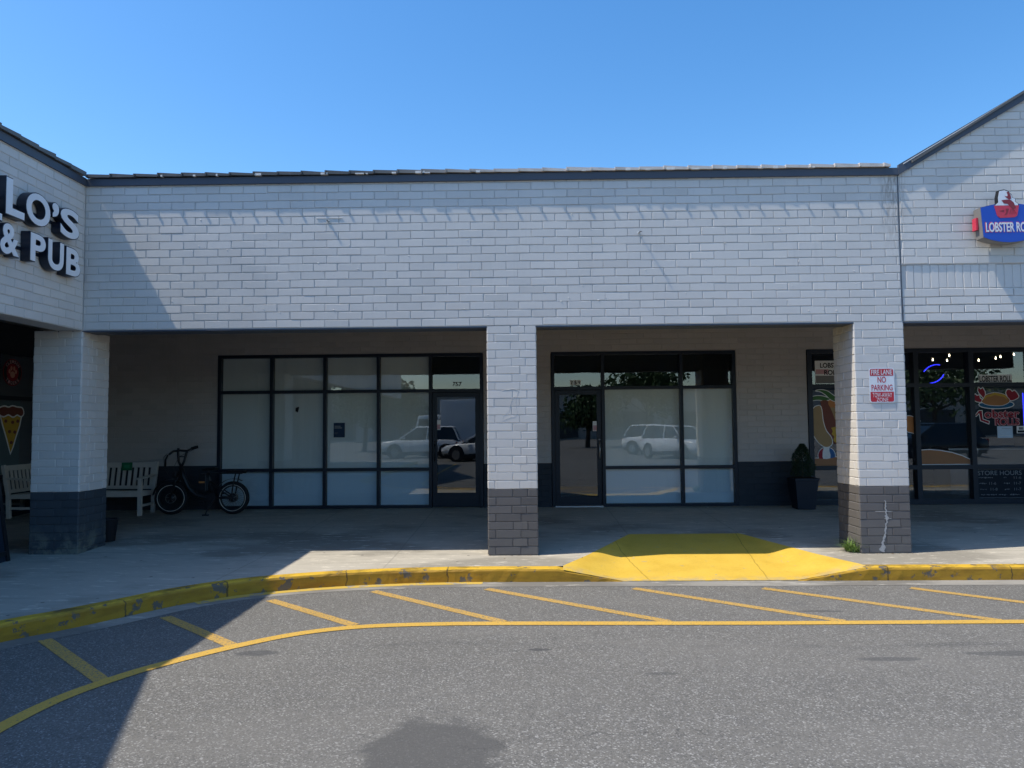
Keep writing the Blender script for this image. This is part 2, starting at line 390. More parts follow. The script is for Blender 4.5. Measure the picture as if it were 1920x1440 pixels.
def pan_mat():
    t = NT('sun_graded_roof_pan'); p = t.xyz(); g = t.ramp(p[0], -2.0, .6)  # dark grey to cream along X: the sunlit right end painted into the colour
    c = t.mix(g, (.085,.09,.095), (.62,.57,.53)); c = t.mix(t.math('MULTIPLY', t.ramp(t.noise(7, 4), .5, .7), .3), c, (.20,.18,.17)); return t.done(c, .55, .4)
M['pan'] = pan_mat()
M['pan_grey'] = flatmat('grey_roof_pan', (.13,.125,.12), .55, .4, 0, .2, 6)
M['strip_white'] = flatmat('pale_drip_strip', (.72,.70,.68), .5, .3, 0, .25, 30)
def pans(mb, fn, u0, u1, seed, ribs=True):
    """lapped roof pans; fn(u, d, z): u along the eave, d out of the wall, z above the fascia"""
    r = random.Random(seed); u = u0
    while u < u1 - .02:
        e = min(u+BL, u1); t0 = .052 + r.uniform(-.006,.006); t1 = .036 + r.uniform(-.006,.006); lift = r.uniform(.004, .014)
        o = .066 + r.uniform(-.002,.002)
        mb.hexa([fn(u,o,lift), fn(e+.012,o,.003), fn(e+.012,-.6,.02), fn(u,-.6,.03), fn(u,o,t0), fn(e+.012,o,t1), fn(e+.012,-.6,.10), fn(u,-.6,.12)])
        if ribs: mb.hexa([fn(u-.007,.0880,.004), fn(u+.007,.0880,.004), fn(u+.007,.02,.004), fn(u-.007,.02,.004), fn(u-.007,.0880,t0-.008), fn(u+.007,.0880,t0-.008), fn(u+.007,.02,t0-.008), fn(u-.007,.02,t0-.008)])
        u += BL
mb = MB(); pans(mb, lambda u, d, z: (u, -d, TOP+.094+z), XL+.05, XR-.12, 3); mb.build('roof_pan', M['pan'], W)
mb = MB(); rr = random.Random(5); x = XL+.2
while x < XR-.3:
    w = rr.uniform(.02, .12)
    if rr.random() < .55: mb.box(x, x+w, -.0685-rr.uniform(0,.002), -.03, TOP+.096, TOP+.096+rr.uniform(.01,.03))
    x += rr.uniform(.08, .45)
mb.build('drip_strip', M['strip_white'], W)
MB().box(-16, 16, .33, 11, TOP+.02, TOP+.13).build('roof_slab', M['pan_grey'], W)

MB().box(XL-.31, 11.6, -.002, .330, HS-.022, HS-.0055).build('soffit_shade_strip', M['fascia'], W)  # added dark strip: puts shade over the bounce-lit underside of the wall
# ---- right gable
MS = .58
G = thing('gable_wall', 'grey painted brick gable wall rising at the right above the lobster sign', 'wall', (6.4,0,HS))
ZL = 3.56; GX1 = 8.6; RID = XR + 3.4
def clip_gable(b, x_of, slope_top):
    for co, no in slope_top:
        bmesh.ops.bisect_plane(b, geom=b.verts[:]+b.edges[:]+b.faces[:], plane_co=co, plane_no=no, clear_outer=True, dist=1e-6)
mb = MB(); brick_field(mb, FRONT(-.004), XR+.008, 9.4, ZL, 7.0, 2, off=.17, vbase=HS)
b = mb.bm(); clip_gable(b, None, [((XR,0,TOP+.03), (-MS,0,1)), ((RID,0,TOP+.03+MS*(RID-XR)), (MS,0,1))])
mb.build('brickwork', M['brick'], G, bm=b, recalc=False)
mb = MB()
rnd = random.Random(21); x = XR+.06
while x < 9.3:
    if x < 6.3: brick_face(mb, FRONT(.010), x, x+CH, ZL-.305, ZL-.004, rnd)
    else: brick_face(mb, FRONT(.010), x, x+.9, ZL-.305, ZL-.004, rnd)
    x += CH if x < 6.3 else .9
mb.build('soldier_course', M['brick'], G, recalc=False)
mb = MB(); brick_field(mb, FRONT(.006), XR+.008, 9.4, HS, ZL-.305, 4, off=.0, vbase=HS); mb.build('lower_brickwork', M['brick'], G, recalc=False)
rz = TOP + MS*(RID-XR)
mb = MB(); mb.prism([(XR+.004,ZL-.004),(11.6,ZL-.004),(11.6,TOP),(2*RID-XR,TOP),(RID,rz+.1),(XR+.004,TOP+.1)], lambda u,v,d:(u,d,v), -.003, .32)
mb.box(XR+.004, 11.6, .0105, .318, HS-.003, ZL-.004)
mb.build('wall_core', M['mortar'], G)
mb = MB()
def rake(mb, z0, z1, y0, y1, x0=XR):
    mb.hexa([(x0,y0,TOP+z0),(RID,y0,rz+z0),(RID,y1,rz+z0),(x0,y1,TOP+z0),(x0,y0,TOP+z1),(RID,y0,rz+z1),(RID,y1,rz+z1),(x0,y1,TOP+z1)])
    mb.hexa([(RID,y0,rz+z0),(2*RID-x0,y0,TOP+z0),(2*RID-x0,y1,TOP+z0),(RID,y1,rz+z0),(RID,y0,rz+z1),(2*RID-x0,y0,TOP+z1),(2*RID-x0,y1,TOP+z1),(RID,y1,rz+z1)])
rake(mb, .0, .128, -.042, -.003); mb.build('fascia_board', M['fascia'], G)
mb = MB(); rake(mb, .130, .142, -.052, .2, XR+.06); mb.build('drip_strip', M['strip_white'], G)
mb = MB(); rake(mb, .145, .176, -.072, 8, XR+.16); mb.build('roof_cap', M['pan_grey'], G)

MB().box(XR-.0045, XR+.0045, -.0075, .0, HS, TOP).build('control_joint', M['fascia'], G)
# ---- left wing wall, at right angles, coming towards the viewer
L = thing('wing_wall', 'grey painted brick wing wall at the left carrying the raised letters', 'wall', (XL,-3,HS))
mb = MB(); brick_field(mb, EAST(XL), -4.5, -.008, HS, TOP+.05, 6, off=.11, vbase=HS); mb.build('brickwork', M['brick'], L, recalc=False)
WY0 = -4.45; WR = WY0-3.4; wz = TOP + MS*3.4
mb = MB(); mb.prism([(.33,HS-.004),(.33,TOP+.09),(WY0,TOP+.09),(WR,wz+.09),(2*WR-WY0,TOP+.09),(-16,TOP+.09),(-16,HS-.004)], lambda u,v,d:(XL-d,u,v), .001, .32)
mb.build('wall_core', M['mortar'], L)
mb = MB(); mb.box(XL, XL+.030, WY0, -.035, TOP, TOP+.096)
for y0, z0, y1, z1 in ((WY0,TOP,WR,wz),(WR,wz,2*WR-WY0,TOP)):
    mb.hexa([(XL,y0,z0),(XL+.03,y0,z0),(XL+.03,y1,z1),(XL,y1,z1),(XL,y0,z0+.12),(XL+.03,y0,z0+.12),(XL+.03,y1,z1+.12),(XL,y1,z1+.12)])
mb.build('fascia_board', M['fascia'], L)
mb = MB(); pans(mb, lambda u, d, z: (XL+d, -u, TOP+.097+z*1.25), .10, 4.4, 8, False); mb.build('roof_pan', M['pan_grey'], L)
mb = MB(); mb.box(-16, XL-.33, -16, .32, TOP+.02, TOP+.13)
mb.hexa([(XL-.33,WY0,TOP+.17),(XL-.33,WR,wz+.17),(-16,WR,wz+.17),(-16,WY0,TOP+.17),(XL-.33,WY0,TOP+.25),(XL-.33,WR,wz+.25),(-16,WR,wz+.25),(-16,WY0,TOP+.25)])
mb.build('roof_slab', M['pan_grey'], L)

# ---- pillars
PA = [(0,.305),(.305,.487),(.487,.610)]; PB = [(0,.095),(.095,.405),(.405,.610)]
def pillar(x0, label, seed, base='brick_dark', y0=0.):
    T = thing('brick_pillar', label, 'pillar', (x0+.305, y0+.305, 0), 0, 'brick pillars along the walkway')
    rnd = random.Random(seed)
    for name, c0, c1, mat in (('shaft', 8, 28, M['pillar']), ('base', 0, 8, M[base])):
        mb = MB()
        mb.box(x0+.001, x0+.609, y0+.001, y0+.609, -.14 if c0 == 0 else CH*c0, CH*c1-(.001 if c1 == 8 else .003))
        for c in range(c0, c1):
            pat = PA if c % 2 else PB
            fl = [(.610-b, .610-a) for a, b in pat][::-1]
            for P, q in ((lambda u,v,d:(x0+u, y0+.001-d, v), pat), (lambda u,v,d:(x0+.609+d, y0+u, v), fl), (lambda u,v,d:(x0+.001-d, y0+.610-u, v), fl), (lambda u,v,d:(x0+.610-u, y0+.609+d, v), pat)):
                jt = rnd.uniform(-.012,.012)
                for k, (a, b_) in enumerate(q):
                    a2 = a + (jt if k > 0 else -.003); b2 = b_ + (jt if k < len(q)-1 else .003)
                    brick_face(mb, P, a2, b2, c*CH, (c+1)*CH, rnd, d=.007, tilt=.0005)
        mb.build(name, mat, T, recalc=False)
    return T
P1 = pillar(XL-.610, 'brick pillar at the inside corner with a mossy dark base', 31, 'brick_mossy')
P2 = pillar(-.305, 'free standing middle brick pillar with a charcoal base', 32)
P3 = pillar(XR-.610, 'right brick pillar carrying the red and white no parking sign', 33)
# white run of mortar down the right pillar, a scribble under the paint on the middle one
mb = MB(); rnd = random.Random(9); cx = 4.575; z = .80; L_, R_ = [], []
for k in range(34):
    f = k/33; z = .64 - f*.63; cx = 4.565 + .05*math.sin(f*5+.4)*f + rnd.uniform(-.011,.011); w = .007 + .013*f*rnd.uniform(.2,1.3) + (.03*max(0, 1-abs(f-.93)/.08)) + (.012 if abs(f-.33) < .05 else 0)
    L_.append((cx-w, z)); R_.append((cx+w*rnd.uniform(.6,1.1), z))
for k in range(33): mb.poly([(L_[k][0],-.0095,L_[k][1]),(R_[k][0],-.0095,R_[k][1]),(R_[k+1][0],-.0095,R_[k+1][1]),(L_[k+1][0],-.0095,L_[k+1][1])])
for a, b_, z in ((4.44,4.66,.505),(4.545,4.65,.415)): mb.poly([(a,-.0093,z-.004),(b_,-.0093,z-.003),(b_-.02,-.0093,z+.003),(a+.01,-.0093,z+.004)])
M['efflo'] = flatmat('white_mortar_run', (.38,.385,.39), .9, .1, 0, .3, 60)
mb.build('mortar_run', M['efflo'], P3)
sq = [(-.13,2.03),(-.06,2.045),(.03,2.05),(.085,2.03),(.06,1.98),(.04,1.92),(.05,1.83),(.06,1.75),(.02,1.70),(-.05,1.69),(-.12,1.66),(-.10,1.72),(-.04,1.78),(-.02,1.86),(.0,1.93),(.04,1.96)]
pts = []
for a, b_ in zip(sq, sq[1:]):
    for k in range(5): f = k/5; pts.append((a[0]+(b_[0]-a[0])*f + rnd.uniform(-.009,.009), -.0068, a[1]+(b_[1]-a[1])*f + rnd.uniform(-.006,.006)))
MB().tube(pts, .0019, 5).build('raised_paint_line', M['pillar'], P2)

# ------------------------------------------------------------------ storefront wall (shaded)
D = 4.2; GZ = .12; WT = 2.915
SW = thing('storefront_wall', 'shaded taupe painted brick wall behind the walkway with a navy base band', 'wall', (-2,D,GZ))
holes = ((-5.45,-.585,-1,WT), (.64,3.99,-1,WT), (5.26,12,-1,WT))
mb = MB(); brick_field(mb, FRONT(D), -8.7, -6.195, .905, 3.42, 41, holes=holes, d=.0035); brick_field(mb, FRONT(D), -6.180, 12, .905, 3.42, 42, off=.07, holes=holes, d=.0045)
mb.build('brickwork', M['brick_shade'], SW, recalc=False)
mb = MB(); brick_field(mb, FRONT(D), -8.7, 12, .0, .905, 43, holes=holes, d=.003); mb.build('base_band', M['brick_navy'], SW, recalc=False)
mb = MB(); mb2 = MB()
for a, b_ in ((-8.7,-5.45),(-.585,.64),(3.99,5.26)): mb.box(a, b_, D+.001, D+.2, .905, WT); mb2.box(a, b_, D+.001, D+.2, -.1, .905)
mb.box(-8.7, 12, D+.001, D+.2, WT, 3.5); mb.build('wall_core', M['brick_shade'], SW); mb2.build('base_core', M['brick_navy'], SW)
ceil = struct(MB().box(-8.9, 12, .33, D, 3.42, 3.5).build('ceiling', M['soffit'])); ceil2 = struct(MB().box(-8.9, XL-.33, -16, .32, 3.42, 3.5).build('ceiling', M['soffit']))
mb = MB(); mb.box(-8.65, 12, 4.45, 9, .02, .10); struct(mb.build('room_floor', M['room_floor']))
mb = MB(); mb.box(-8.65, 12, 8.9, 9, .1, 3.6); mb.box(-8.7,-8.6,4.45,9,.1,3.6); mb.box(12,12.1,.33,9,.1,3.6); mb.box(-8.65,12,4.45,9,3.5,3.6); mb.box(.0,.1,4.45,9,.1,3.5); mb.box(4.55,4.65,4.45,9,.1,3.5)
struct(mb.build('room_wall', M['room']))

FW = .056
def pane(T, x0, x1, z0, z1, film, Y=D+.06):
    g = MB().poly([(x0,Y,z0),(x1,Y,z0),(x1,Y,z1),(x0,Y,z1)]).build('window_pane', M['glass'], T)
    if film:
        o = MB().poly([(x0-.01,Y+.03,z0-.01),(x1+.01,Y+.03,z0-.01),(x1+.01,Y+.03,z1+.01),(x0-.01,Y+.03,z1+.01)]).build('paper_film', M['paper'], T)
    return g
def door(T, x0, x1, z0, z1, hinge_left, rail=.25):
    Y = D+.035; st = .085
    dr = MB().box(x0, x0+st, Y, Y+.045, z0, z1).box(x1-st, x1, Y, Y+.045, z0, z1).box(x0+st, x1-st, Y, Y+.045, z0, z0+rail).box(x0+st, x1-st, Y, Y+.045, z1-.085, z1).build('door', M['black_frame'], T, bevel=.002)
    MB().poly([(x0+st,Y+.02,z0+rail),(x1-st,Y+.02,z0+rail),(x1-st,Y+.02,z1-.085),(x0+st,Y+.02,z1-.085)]).build('door_glass', M['glass'], dr)
    hx = x1-st/2 if hinge_left else x0+st/2
    h = MB(); h.tube([(hx,Y,z0+.82),(hx,Y-.05,z0+.84),(hx,Y-.05,z0+1.12),(hx,Y,z0+1.14)], .011, 8); h.lathe((hx,Y-.006,z0+1.02+.16),[(.018,-.004),(.018,.01)],12,'y')
    h.build('handle', M['silver'] if hinge_left else M['black_metal'], dr, smooth=True)
    return dr
ZB, ZM, ZT = GZ, .815, 2.235
# number 757
A = thing('storefront', 'wide papered-over storefront with four covered columns and door 757', 'storefront', (-3,D,GZ))
cols = [-5.44, -4.455, -3.48, -2.50, -1.552]; xe = -.595
mb = MB(); f0, f1 = D-.02, D+.10
for x in cols: mb.box(x if x == cols[0] else x-FW/2, x+FW if x == cols[0] else x+FW/2, f0, f1, ZB, WT)
mb.box(xe-FW, xe, f0, f1, ZB, WT)
xs = [cols[0]+FW] + [c for c in cols[1:]]
for a, b_ in zip(cols, cols[1:]+[xe]):
    a2 = a+FW if a == cols[0] else a+FW/2; b2 = b_-FW if b_ == xe else b_-FW/2
    mb.box(a2, b2, f0+.002, f1-.002, WT-FW, WT); mb.box(a2, b2, f0+.002, f1-.002, ZT-FW/2, ZT+FW/2)
    if b_ != xe: mb.box(a2, b2, f0+.002, f1-.002, ZM-FW/2, ZM+FW/2); mb.box(a2, b2, f0+.002, f1-.002, ZB, ZB+.05)
mb.build('frame', M['black_frame'], A)
for a, b_ in zip(cols, cols[1:]+[xe]):
    a2 = a+FW if a == cols[0] else a+FW/2; b2 = b_-FW if b_ == xe else b_-FW/2
    pane(A, a2, b2, ZT+FW/2, WT-FW, b_ != xe)
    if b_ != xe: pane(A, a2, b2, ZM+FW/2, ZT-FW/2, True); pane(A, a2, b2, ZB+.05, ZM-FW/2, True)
door(A, cols[-1]+FW/2+.004, xe-FW-.004, ZB+.012, ZT-FW/2-.006, False)
# number 759
Bf = thing('storefront', 'narrower storefront of two papered columns with dark door 759 at its left', 'storefront', (2.3,D,GZ))
cols2 = [.65, 1.585, 3.00]; xe2 = 3.98
mb = MB()
for x in cols2: mb.box(x if x == .65 else x-FW/2, x+FW if x == .65 else x+FW/2, f0, f1, ZB, WT)
mb.box(xe2-FW, xe2, f0, f1, ZB, WT)
for k, (a, b_) in enumerate(zip(cols2, cols2[1:]+[xe2])):
    a2 = a+FW if a == .65 else a+FW/2; b2 = b_-FW if b_ == xe2 else b_-FW/2
    mb.box(a2, b2, f0+.002, f1-.002, WT-FW, WT); mb.box(a2, b2, f0+.002, f1-.002, ZT-FW/2+.02, ZT+FW/2+.02)
    if k: mb.box(a2, b2, f0+.002, f1-.002, ZM-FW/2, ZM+FW/2); mb.box(a2, b2, f0+.002, f1-.002, ZB, ZB+.05)
mb.build('frame', M['black_frame'], Bf)
for k, (a, b_) in enumerate(zip(cols2, cols2[1:]+[xe2])):
    a2 = a+FW if a == .65 else a+FW/2; b2 = b_-FW if b_ == xe2 else b_-FW/2
    pane(Bf, a2, b2, ZT+FW/2+.02, WT-FW, False)
    if k: pane(Bf, a2, b2, ZM+FW/2, ZT-FW/2+.02, True); pane(Bf, a2, b2, ZB+.05, ZM-FW/2, True)
door(Bf, .65+FW+.004, cols2[1]-FW/2-.004, ZB+.022, ZT-FW/2+.014, True, .16)
MB().box(.70, 1.56, D-.05, D+.03, ZB-.005, ZB+.018).build('threshold', M['silver'], Bf)
# lobster shop
Cf = thing('storefront', 'dark glazed storefront with painted food murals behind the right pillar', 'storefront', (7.5,D,GZ))
cols3 = [5.27, 6.22, 7.215, 8.20, 9.28, 10.3, 11.4]; xe3 = 12.0
mb = MB(); F3 = .085
M['frame_grey'] = flatmat('slate_frame', (.018,.026,.040), .45, .35, 0, .15, 5)
for x in cols3: mb.box(x if x == cols3[0] else x-F3/2, x+F3 if x == cols3[0] else x+F3/2, f0, f1, ZB, WT)
for a, b_ in zip(cols3, cols3[1:]+[xe3]):
    a2 = a+F3 if a == cols3[0] else a+F3/2; b2 = b_-F3/2
    for z0, z1 in ((WT-.07,WT),(2.215,2.285),(.74,.815),(ZB,ZB+.09)): mb.box(a2, b2, f0+.002, f1-.002, z0, z1)
mb.build('frame', M['frame_grey'], Cf)
for a, b_ in zip(cols3, cols3[1:]+[xe3]):
    a2 = a+F3 if a == cols3[0] else a+F3/2; b2 = b_-F3/2
    for z0, z1 in ((2.285,WT-.07),(.815,2.215),(ZB+.09,.74)): pane(Cf, a2, b2, z0, z1, False)
# left wing shop
WX = -8.7
Df = thing('storefront', 'dark wing storefront seen at an angle left of the corner pillar', 'storefront', (WX,1,.1))
mb = MB(); ys = [4.12, 3.05, 2.0, .95, -.1]
for y in ys: mb.box(WX-.08, WX+.02, y-.03, y+.03, .1, 2.95)
for a, b_ in zip(ys, ys[1:]):
    for z0, z1 in ((2.88,2.95),(2.10,2.17),(.76,.83),(.1,.17)): mb.box(WX-.078, WX+.018, b_+.03, a-.03, z0, z1)
mb.build('frame', M['black_frame'], Df)
for a, b_ in zip(ys, ys[1:]):
    for z0, z1 in ((2.17,2.88),(.83,2.10),(.17,.76)): MB().poly([(WX-.024,b_+.03,z0),(WX-.024,a-.03,z0),(WX-.024,a-.03,z1),(WX-.024,b_+.03,z1)]).build('window_pane', M['glass'], Df)
SW2 = thing('wing_shop_wall', 'dark recessed wall above and beside the wing storefront', 'wall', (WX,-4,.1))
MB().box(WX-.2, WX, -.13, D, 2.95, 3.42).box(WX-.2, WX, -16, -.13, -.1, 3.42).build('wall_panel', M['brick_navy'], SW2)
struct(MB().box(-12, WX-.12, -.2, 6, .1, 3.6).build('room_wall', M['room']))

# ------------------------------------------------------------------ ground
struct(MB().poly([(-300,-300,-.15),(300,-300,-.15),(300,300,-.15),(-300,300,-.15)]).build('road', M['asphalt']))
def catmull(P, n=8):
    out = []
    for i in range(len(P)-1):
        p0, p1, p2, p3 = P[max(i-1,0)], P[i], P[i+1], P[min(i+2,len(P)-1)]
        for k in range(n):
            t = k/n; out.append(tuple(.5*((2*p1[a]) + (-p0[a]+p2[a])*t + (2*p0[a]-5*p1[a]+4*p2[a]-p3[a])*t*t + (-p0[a]+3*p1[a]-3*p2[a]+p3[a])*t**3) for a in (0,1)))
    out.append(P[-1]); return out
FOOT = catmull([(-4.66,-16),(-4.66,-10),(-4.65,-6.5),(-4.62,-4.8),(-4.48,-3.75),(-4.18,-3.10),(-3.88,-2.72),(-3.58,-2.29),(-3.24,-1.80),(-2.70,-1.36),(-1.82,-1.03),(-.72,-.87),(.59,-.87),(2,-.88),(3.95,-.885),(5.5,-.89),(9,-.89),(14,-.89)])
def offset(path, d):
    o = []
    for i, p in enumerate(path):
        a, b_ = path[max(i-1,0)], path[min(i+1,len(path)-1)]; t = V((b_[0]-a[0], b_[1]-a[1])).normalized(); o.append((p[0]-t.y*d, p[1]+t.x*d))
    return o
def walkz(x, y):
    z = .0286*max(y, 0) - .006
    if x < -3.6: s = min(1, (-3.6-x)/1.8); z += .05*s*s*(3-2*s)*max(0, 1-abs(y-.2)/3.2)
    return z
RA, RB, RC, RD = (.57,-.70), (1.63,1.43), (3.2,1.40), (3.95,-.71)
KW = .17
inner = offset(FOOT, KW)
outl = [p for p in inner if p[0] < RA[0]-.02] + [RA, RB, RC, RD] + [p for p in inner if p[0] > RD[0]+.02] + [(14, 4.5), (-9, 4.5), (-9, -16)]
mb = MB(); mb.flat(outl, lambda u,v,d:(u,v,0)); b = mb.bm(); bmesh.ops.remove_doubles(b, verts=b.verts, dist=1e-5)
for co, no in [((0,k*.5,0),(0,1,0)) for k in range(-9,9)] + [((x,0,0),(1,0,0)) for x in (-6,-5.4,-5,-4.6,-4.3,-4,-3.6)]:
    bmesh.ops.bisect_plane(b, geom=b.verts[:]+b.edges[:]+b.faces[:], plane_co=co, plane_no=no)
for v in b.verts: v.co.z = walkz(v.co.x, v.co.y)
struct(MB().build('sidewalk', M['walk'], bm=b))

# kerb, in lengths either side of the ramp
arc = [0]
for a, b_ in zip(FOOT, FOOT[1:]): arc.append(arc[-1] + math.dist(a, b_))
def arc_at(x, y): return arc[min(range(len(FOOT)), key=lambda i: math.dist(FOOT[i], (x, y)))]
JOINTS = [arc_at(*q) for q in ((-3.58,-2.29),(-2.9,-1.5),(-1.82,-1.03),(-.72,-.87),(4.05,-.885),(5.4,-.89),(-4.48,-3.75))]
M['kerb'] = yellow('kerb_yellow_paint', (.64,.375,.03), (.78,.50,.045),   .405, (.14,.118,.09), 5.5, True, .8)
PROF = [(-.004,-.152), (.0,-.03), (.012,-.008), (.035,.0), (KW,-.006), (KW,-.15)]
def kerb(rng, taper, name='kerb'):
    mb = MB(); rnd = random.Random(3); rows = []
    for i in rng:
        p = FOOT[i]; q = offset(FOOT, 1)[i]; n = V((q[0]-p[0], q[1]-p[1])); k = max(.0, min(1, taper(p[0])))
        row = []
        zz = walkz(p[0]+n.x*KW, p[1]+n.y*KW) + .006
        for o, z in PROF:
            oo = o + rnd.uniform(-.004,.004); z2 = -.152 + (z+.152+ (zz if z > -.1 else 0))*k
            row.append((p[0]+n.x*oo, p[1]+n.y*oo, z2))
        rows.append((row, arc[i]))
    for (A, sa), (B, sb) in zip(rows, rows[1:]):
        for k in range(len(PROF)-1): mb.poly([A[k], B[k], B[k+1], A[k+1]], [(sa,k),(sb,k),(sb,k+1),(sa,k+1)])
    b = mb.bm(); bmesh.ops.remove_doubles(b, verts=b.verts, dist=1e-5)
    return struct(mb.build(name, M['kerb'], bm=b, smooth=False))
def refine(x0, x1, step):
    global FOOT, arc
    new = []
    for a, b_ in zip(FOOT, FOOT[1:]):
        n = max(1, math.ceil(math.dist(a, b_)/step)); new += [(a[0]+(b_[0]-a[0])*k/n, a[1]+(b_[1]-a[1])*k/n) for k in range(n)]
    FOOT = new + [FOOT[-1]]; arc = [0]
    for a, b_ in zip(FOOT, FOOT[1:]): arc.append(arc[-1] + math.dist(a, b_))
refine(0, 0, .12)
OFF1 = offset(FOOT, 1); _o = offset
def offset_cached(path, d): return OFF1 if (path is FOOT and d == 1) else _o(path, d)
offset = offset_cached
kerb([i for i, p in enumerate(FOOT) if p[0] < 1.28 and not (p[0] < -4 and p[1] < -15.9)], lambda x: 1 if x < .5 else 1-(x-.5)/.75)
kerb([i for i, p in enumerate(FOOT) if p[0] > 3.12], lambda x: 1 if x > 3.95 else (x-3.15)/.8)
# gutter strip and the yellow that ran onto it
g0, g1, g2 = _o(FOOT, .02), _o(FOOT, -.24), _o(FOOT, -.12)
mb = MB()
for i in range(len(FOOT)-1): mb.poly([(*g1[i],-.1475),(*g1[i+1],-.1475),(*g0[i+1],-.1475),(*g0[i],-.1475)])
struct(mb.build('gutter', M['gutter']))
M['over'] = yellow('gutter_overspray', (.55,.36,.05), (.62,.44,.10), .42, (.33,.30,.24), 5)
mb = MB(); g3 = _o(FOOT, .012)
for i in range(len(FOOT)-1):
    if -3.2 < FOOT[i][0] < -.35 and FOOT[i][1] > -6: mb.poly([(*g2[i],-.1455),(*g2[i+1],-.1455),(*g3[i+1],-.1455),(*g3[i],-.1455)])
struct(mb.build('gutter_paint', M['over']))
# yellow kerb ramp
mb = MB(); N_ = 22
E0, E1 = (1.16,-.885), (3.22,-.885)
def rampz(x, y):
    f = (y+.885)/(1.42+.885); f = max(0, min(1, f))
    zc = -.142 + f**1.45*(walkz(2,1.42)+.145)            # centre run
    zl = walkz(x, y) + .003
    xl = E0[0] + (1.63-E0[0])*f; xr = E1[0] + (3.2-E1[0])*f
    la = RA[0] + (RB[0]-RA[0])*max(0,(y-RA[1])/(RB[1]-RA[1])); ra = RD[0] + (RC[0]-RD[0])*max(0,(y-RD[1])/(RC[1]-RD[1]))
    if x < xl: t = (x-la)/max(xl-la, 1e-4)
    elif x > xr: t = (ra-x)/max(ra-xr, 1e-4)
    else: return zc
    t = max(0, min(1, t)); t = t*t*(3-2*t); return zl + (zc-zl)*t
rows = []
for j in range(N_+1):
    y = -.885 + (1.42+.885)*j/N_
    la = RA[0] + (RB[0]-RA[0])*(y-RA[1])/(RB[1]-RA[1]) if y > RA[1] else RA[0] + (E0[0]-.55-RA[0])*0
    ra = RD[0] + (RC[0]-RD[0])*(y-RD[1])/(RC[1]-RD[1]) if y > RD[1] else RD[0]
    rows.append([(la+(ra-la)*i/40, y, rampz(la+(ra-la)*i/40, y)) for i in range(41)])
def kerb_top(x): return 1 if x < .5 or x > 3.95 else max(0, 1-(x-.5)/.75) if x < 2 else max(0, (x-3.15)/.8)
for j in range(2):
    for i in range(41):
        x, y, z = rows[j][i]; k = kerb_top(x); z = -.146 + (.146+walkz(x,y)+.004)*k; f = (y+.885)/.19
        rows[j][i] = (x, y + (.02 if j == 0 else 0), max(z, rows[j][i][2]*min(1,f+.0) + z*(1-min(1,f))) if k > 0 else rows[j][i][2])
for A_, B_ in zip(rows, rows[1:]):
    for i in range(40): mb.poly([A_[i], A_[i+1], B_[i+1], B_[i]])
b = mb.bm(); bmesh.ops.remove_doubles(b, verts=b.verts, dist=1e-5)
struct(mb.build('kerb_ramp', M['ramp'], bm=b, smooth=True))
# road paint
def ribbon(pts, w, z, mat, name='road_marking'):
    l, r_ = _o(pts, w/2), _o(pts, -w/2); mb = MB()
    for i in range(len(pts)-1): mb.poly([(*r_[i],z),(*r_[i+1],z),(*l[i+1],z),(*l[i],z)])
    return struct(mb.build(name, mat))
ribbon(catmull([(-3.0,-16),(-3.0,-9),(-2.985,-6.2),(-2.955,-4.95),(-2.90,-4.40),(-2.75,-4.0),(-2.54,-3.65),(-2.155,-3.2),(-1.75,-2.86),(-1.28,-2.67),(-.7,-2.60),(.02,-2.585),(2.07,-2.61),(4.5,-2.60),(9,-2.60),(14,-2.60)]), .115, -.1450, M['line'])
for a, b_ in (((-4.42,-4.05),(-3.0,-5.25)), ((-3.86,-3.02),(-2.80,-4.02)), ((-3.20,-2.30),(-2.23,-3.19)), ((-2.44,-1.66),(-1.36,-2.62)), ((-1.47,-1.28),(-.05,-2.53)), ((-.27,-1.20),(1.42,-2.55)), ((1.30,-1.21),(2.95,-2.56)), ((2.66,-1.24),(4.32,-2.56)), ((4.2,-1.26),(5.7,-2.55)), ((5.6,-1.26),(7.1,-2.55))):
    ribbon([a, ((a[0]+b_[0])/2,(a[1]+b_[1])/2), b_], .105, -.1468, M['line_worn'])

# ------------------------------------------------------------------ lettering
def glyphs(s, bold=0., depth=0.):
    c = bpy.data.curves.new('lettering', 'FONT'); c.body = s; c.offset = bold; c.extrude = .5 if depth else 0; c.resolution_u = 6
    o = bpy.data.objects.new('lettering', c); COL.objects.link(o)
    dg = bpy.context.evaluated_depsgraph_get(); dg.update(); me = bpy.data.meshes.new_from_object(o.evaluated_get(dg))
    bpy.data.objects.remove(o); bpy.data.curves.remove(c); return me
def letter(name, s, fn, u0, u1, v0, v1, mat, parent=None, bold=.02, d0=0., d1=0., slant=0., side=None):
    """text fitted into a rectangle of a plane; fn(u, v, d) -> point"""
    me = glyphs(s, bold, d1 != d0); me.name = name
    X = [v.co.x for v in me.vertices]; Y = [v.co.y for v in me.vertices]
    x0, x1, y0, y1 = min(X), max(X), min(Y), max(Y)
    for v in me.vertices:
        a, c = (v.co.x-x0)/(x1-x0), (v.co.y-y0)/max(y1-y0, 1e-6); d = d1 if v.co.z > 0 or d1 == d0 else d0
        v.co = fn(u0+a*(u1-u0)+slant*(c-.5), v0+c*(v1-v0), d)
    me.materials.clear(); o = link(name, me, mat, parent)
    if side:
        me.materials.append(side)
        for p in me.polygons:
            n = p.normal
            k = [V(fn(0,0,1))-V(fn(0,0,0))][0]
            if abs(n.dot(k)) < .7: p.material_index = 1
    return o
STORE = lambda u, v, d: (u, D-.0215-d, v)          # on the front of the frames
GLASS = lambda u, v, d: (u, D+.058-d, v)           # on the glass
WING = lambda u, v, d: (XL+d, u, v)

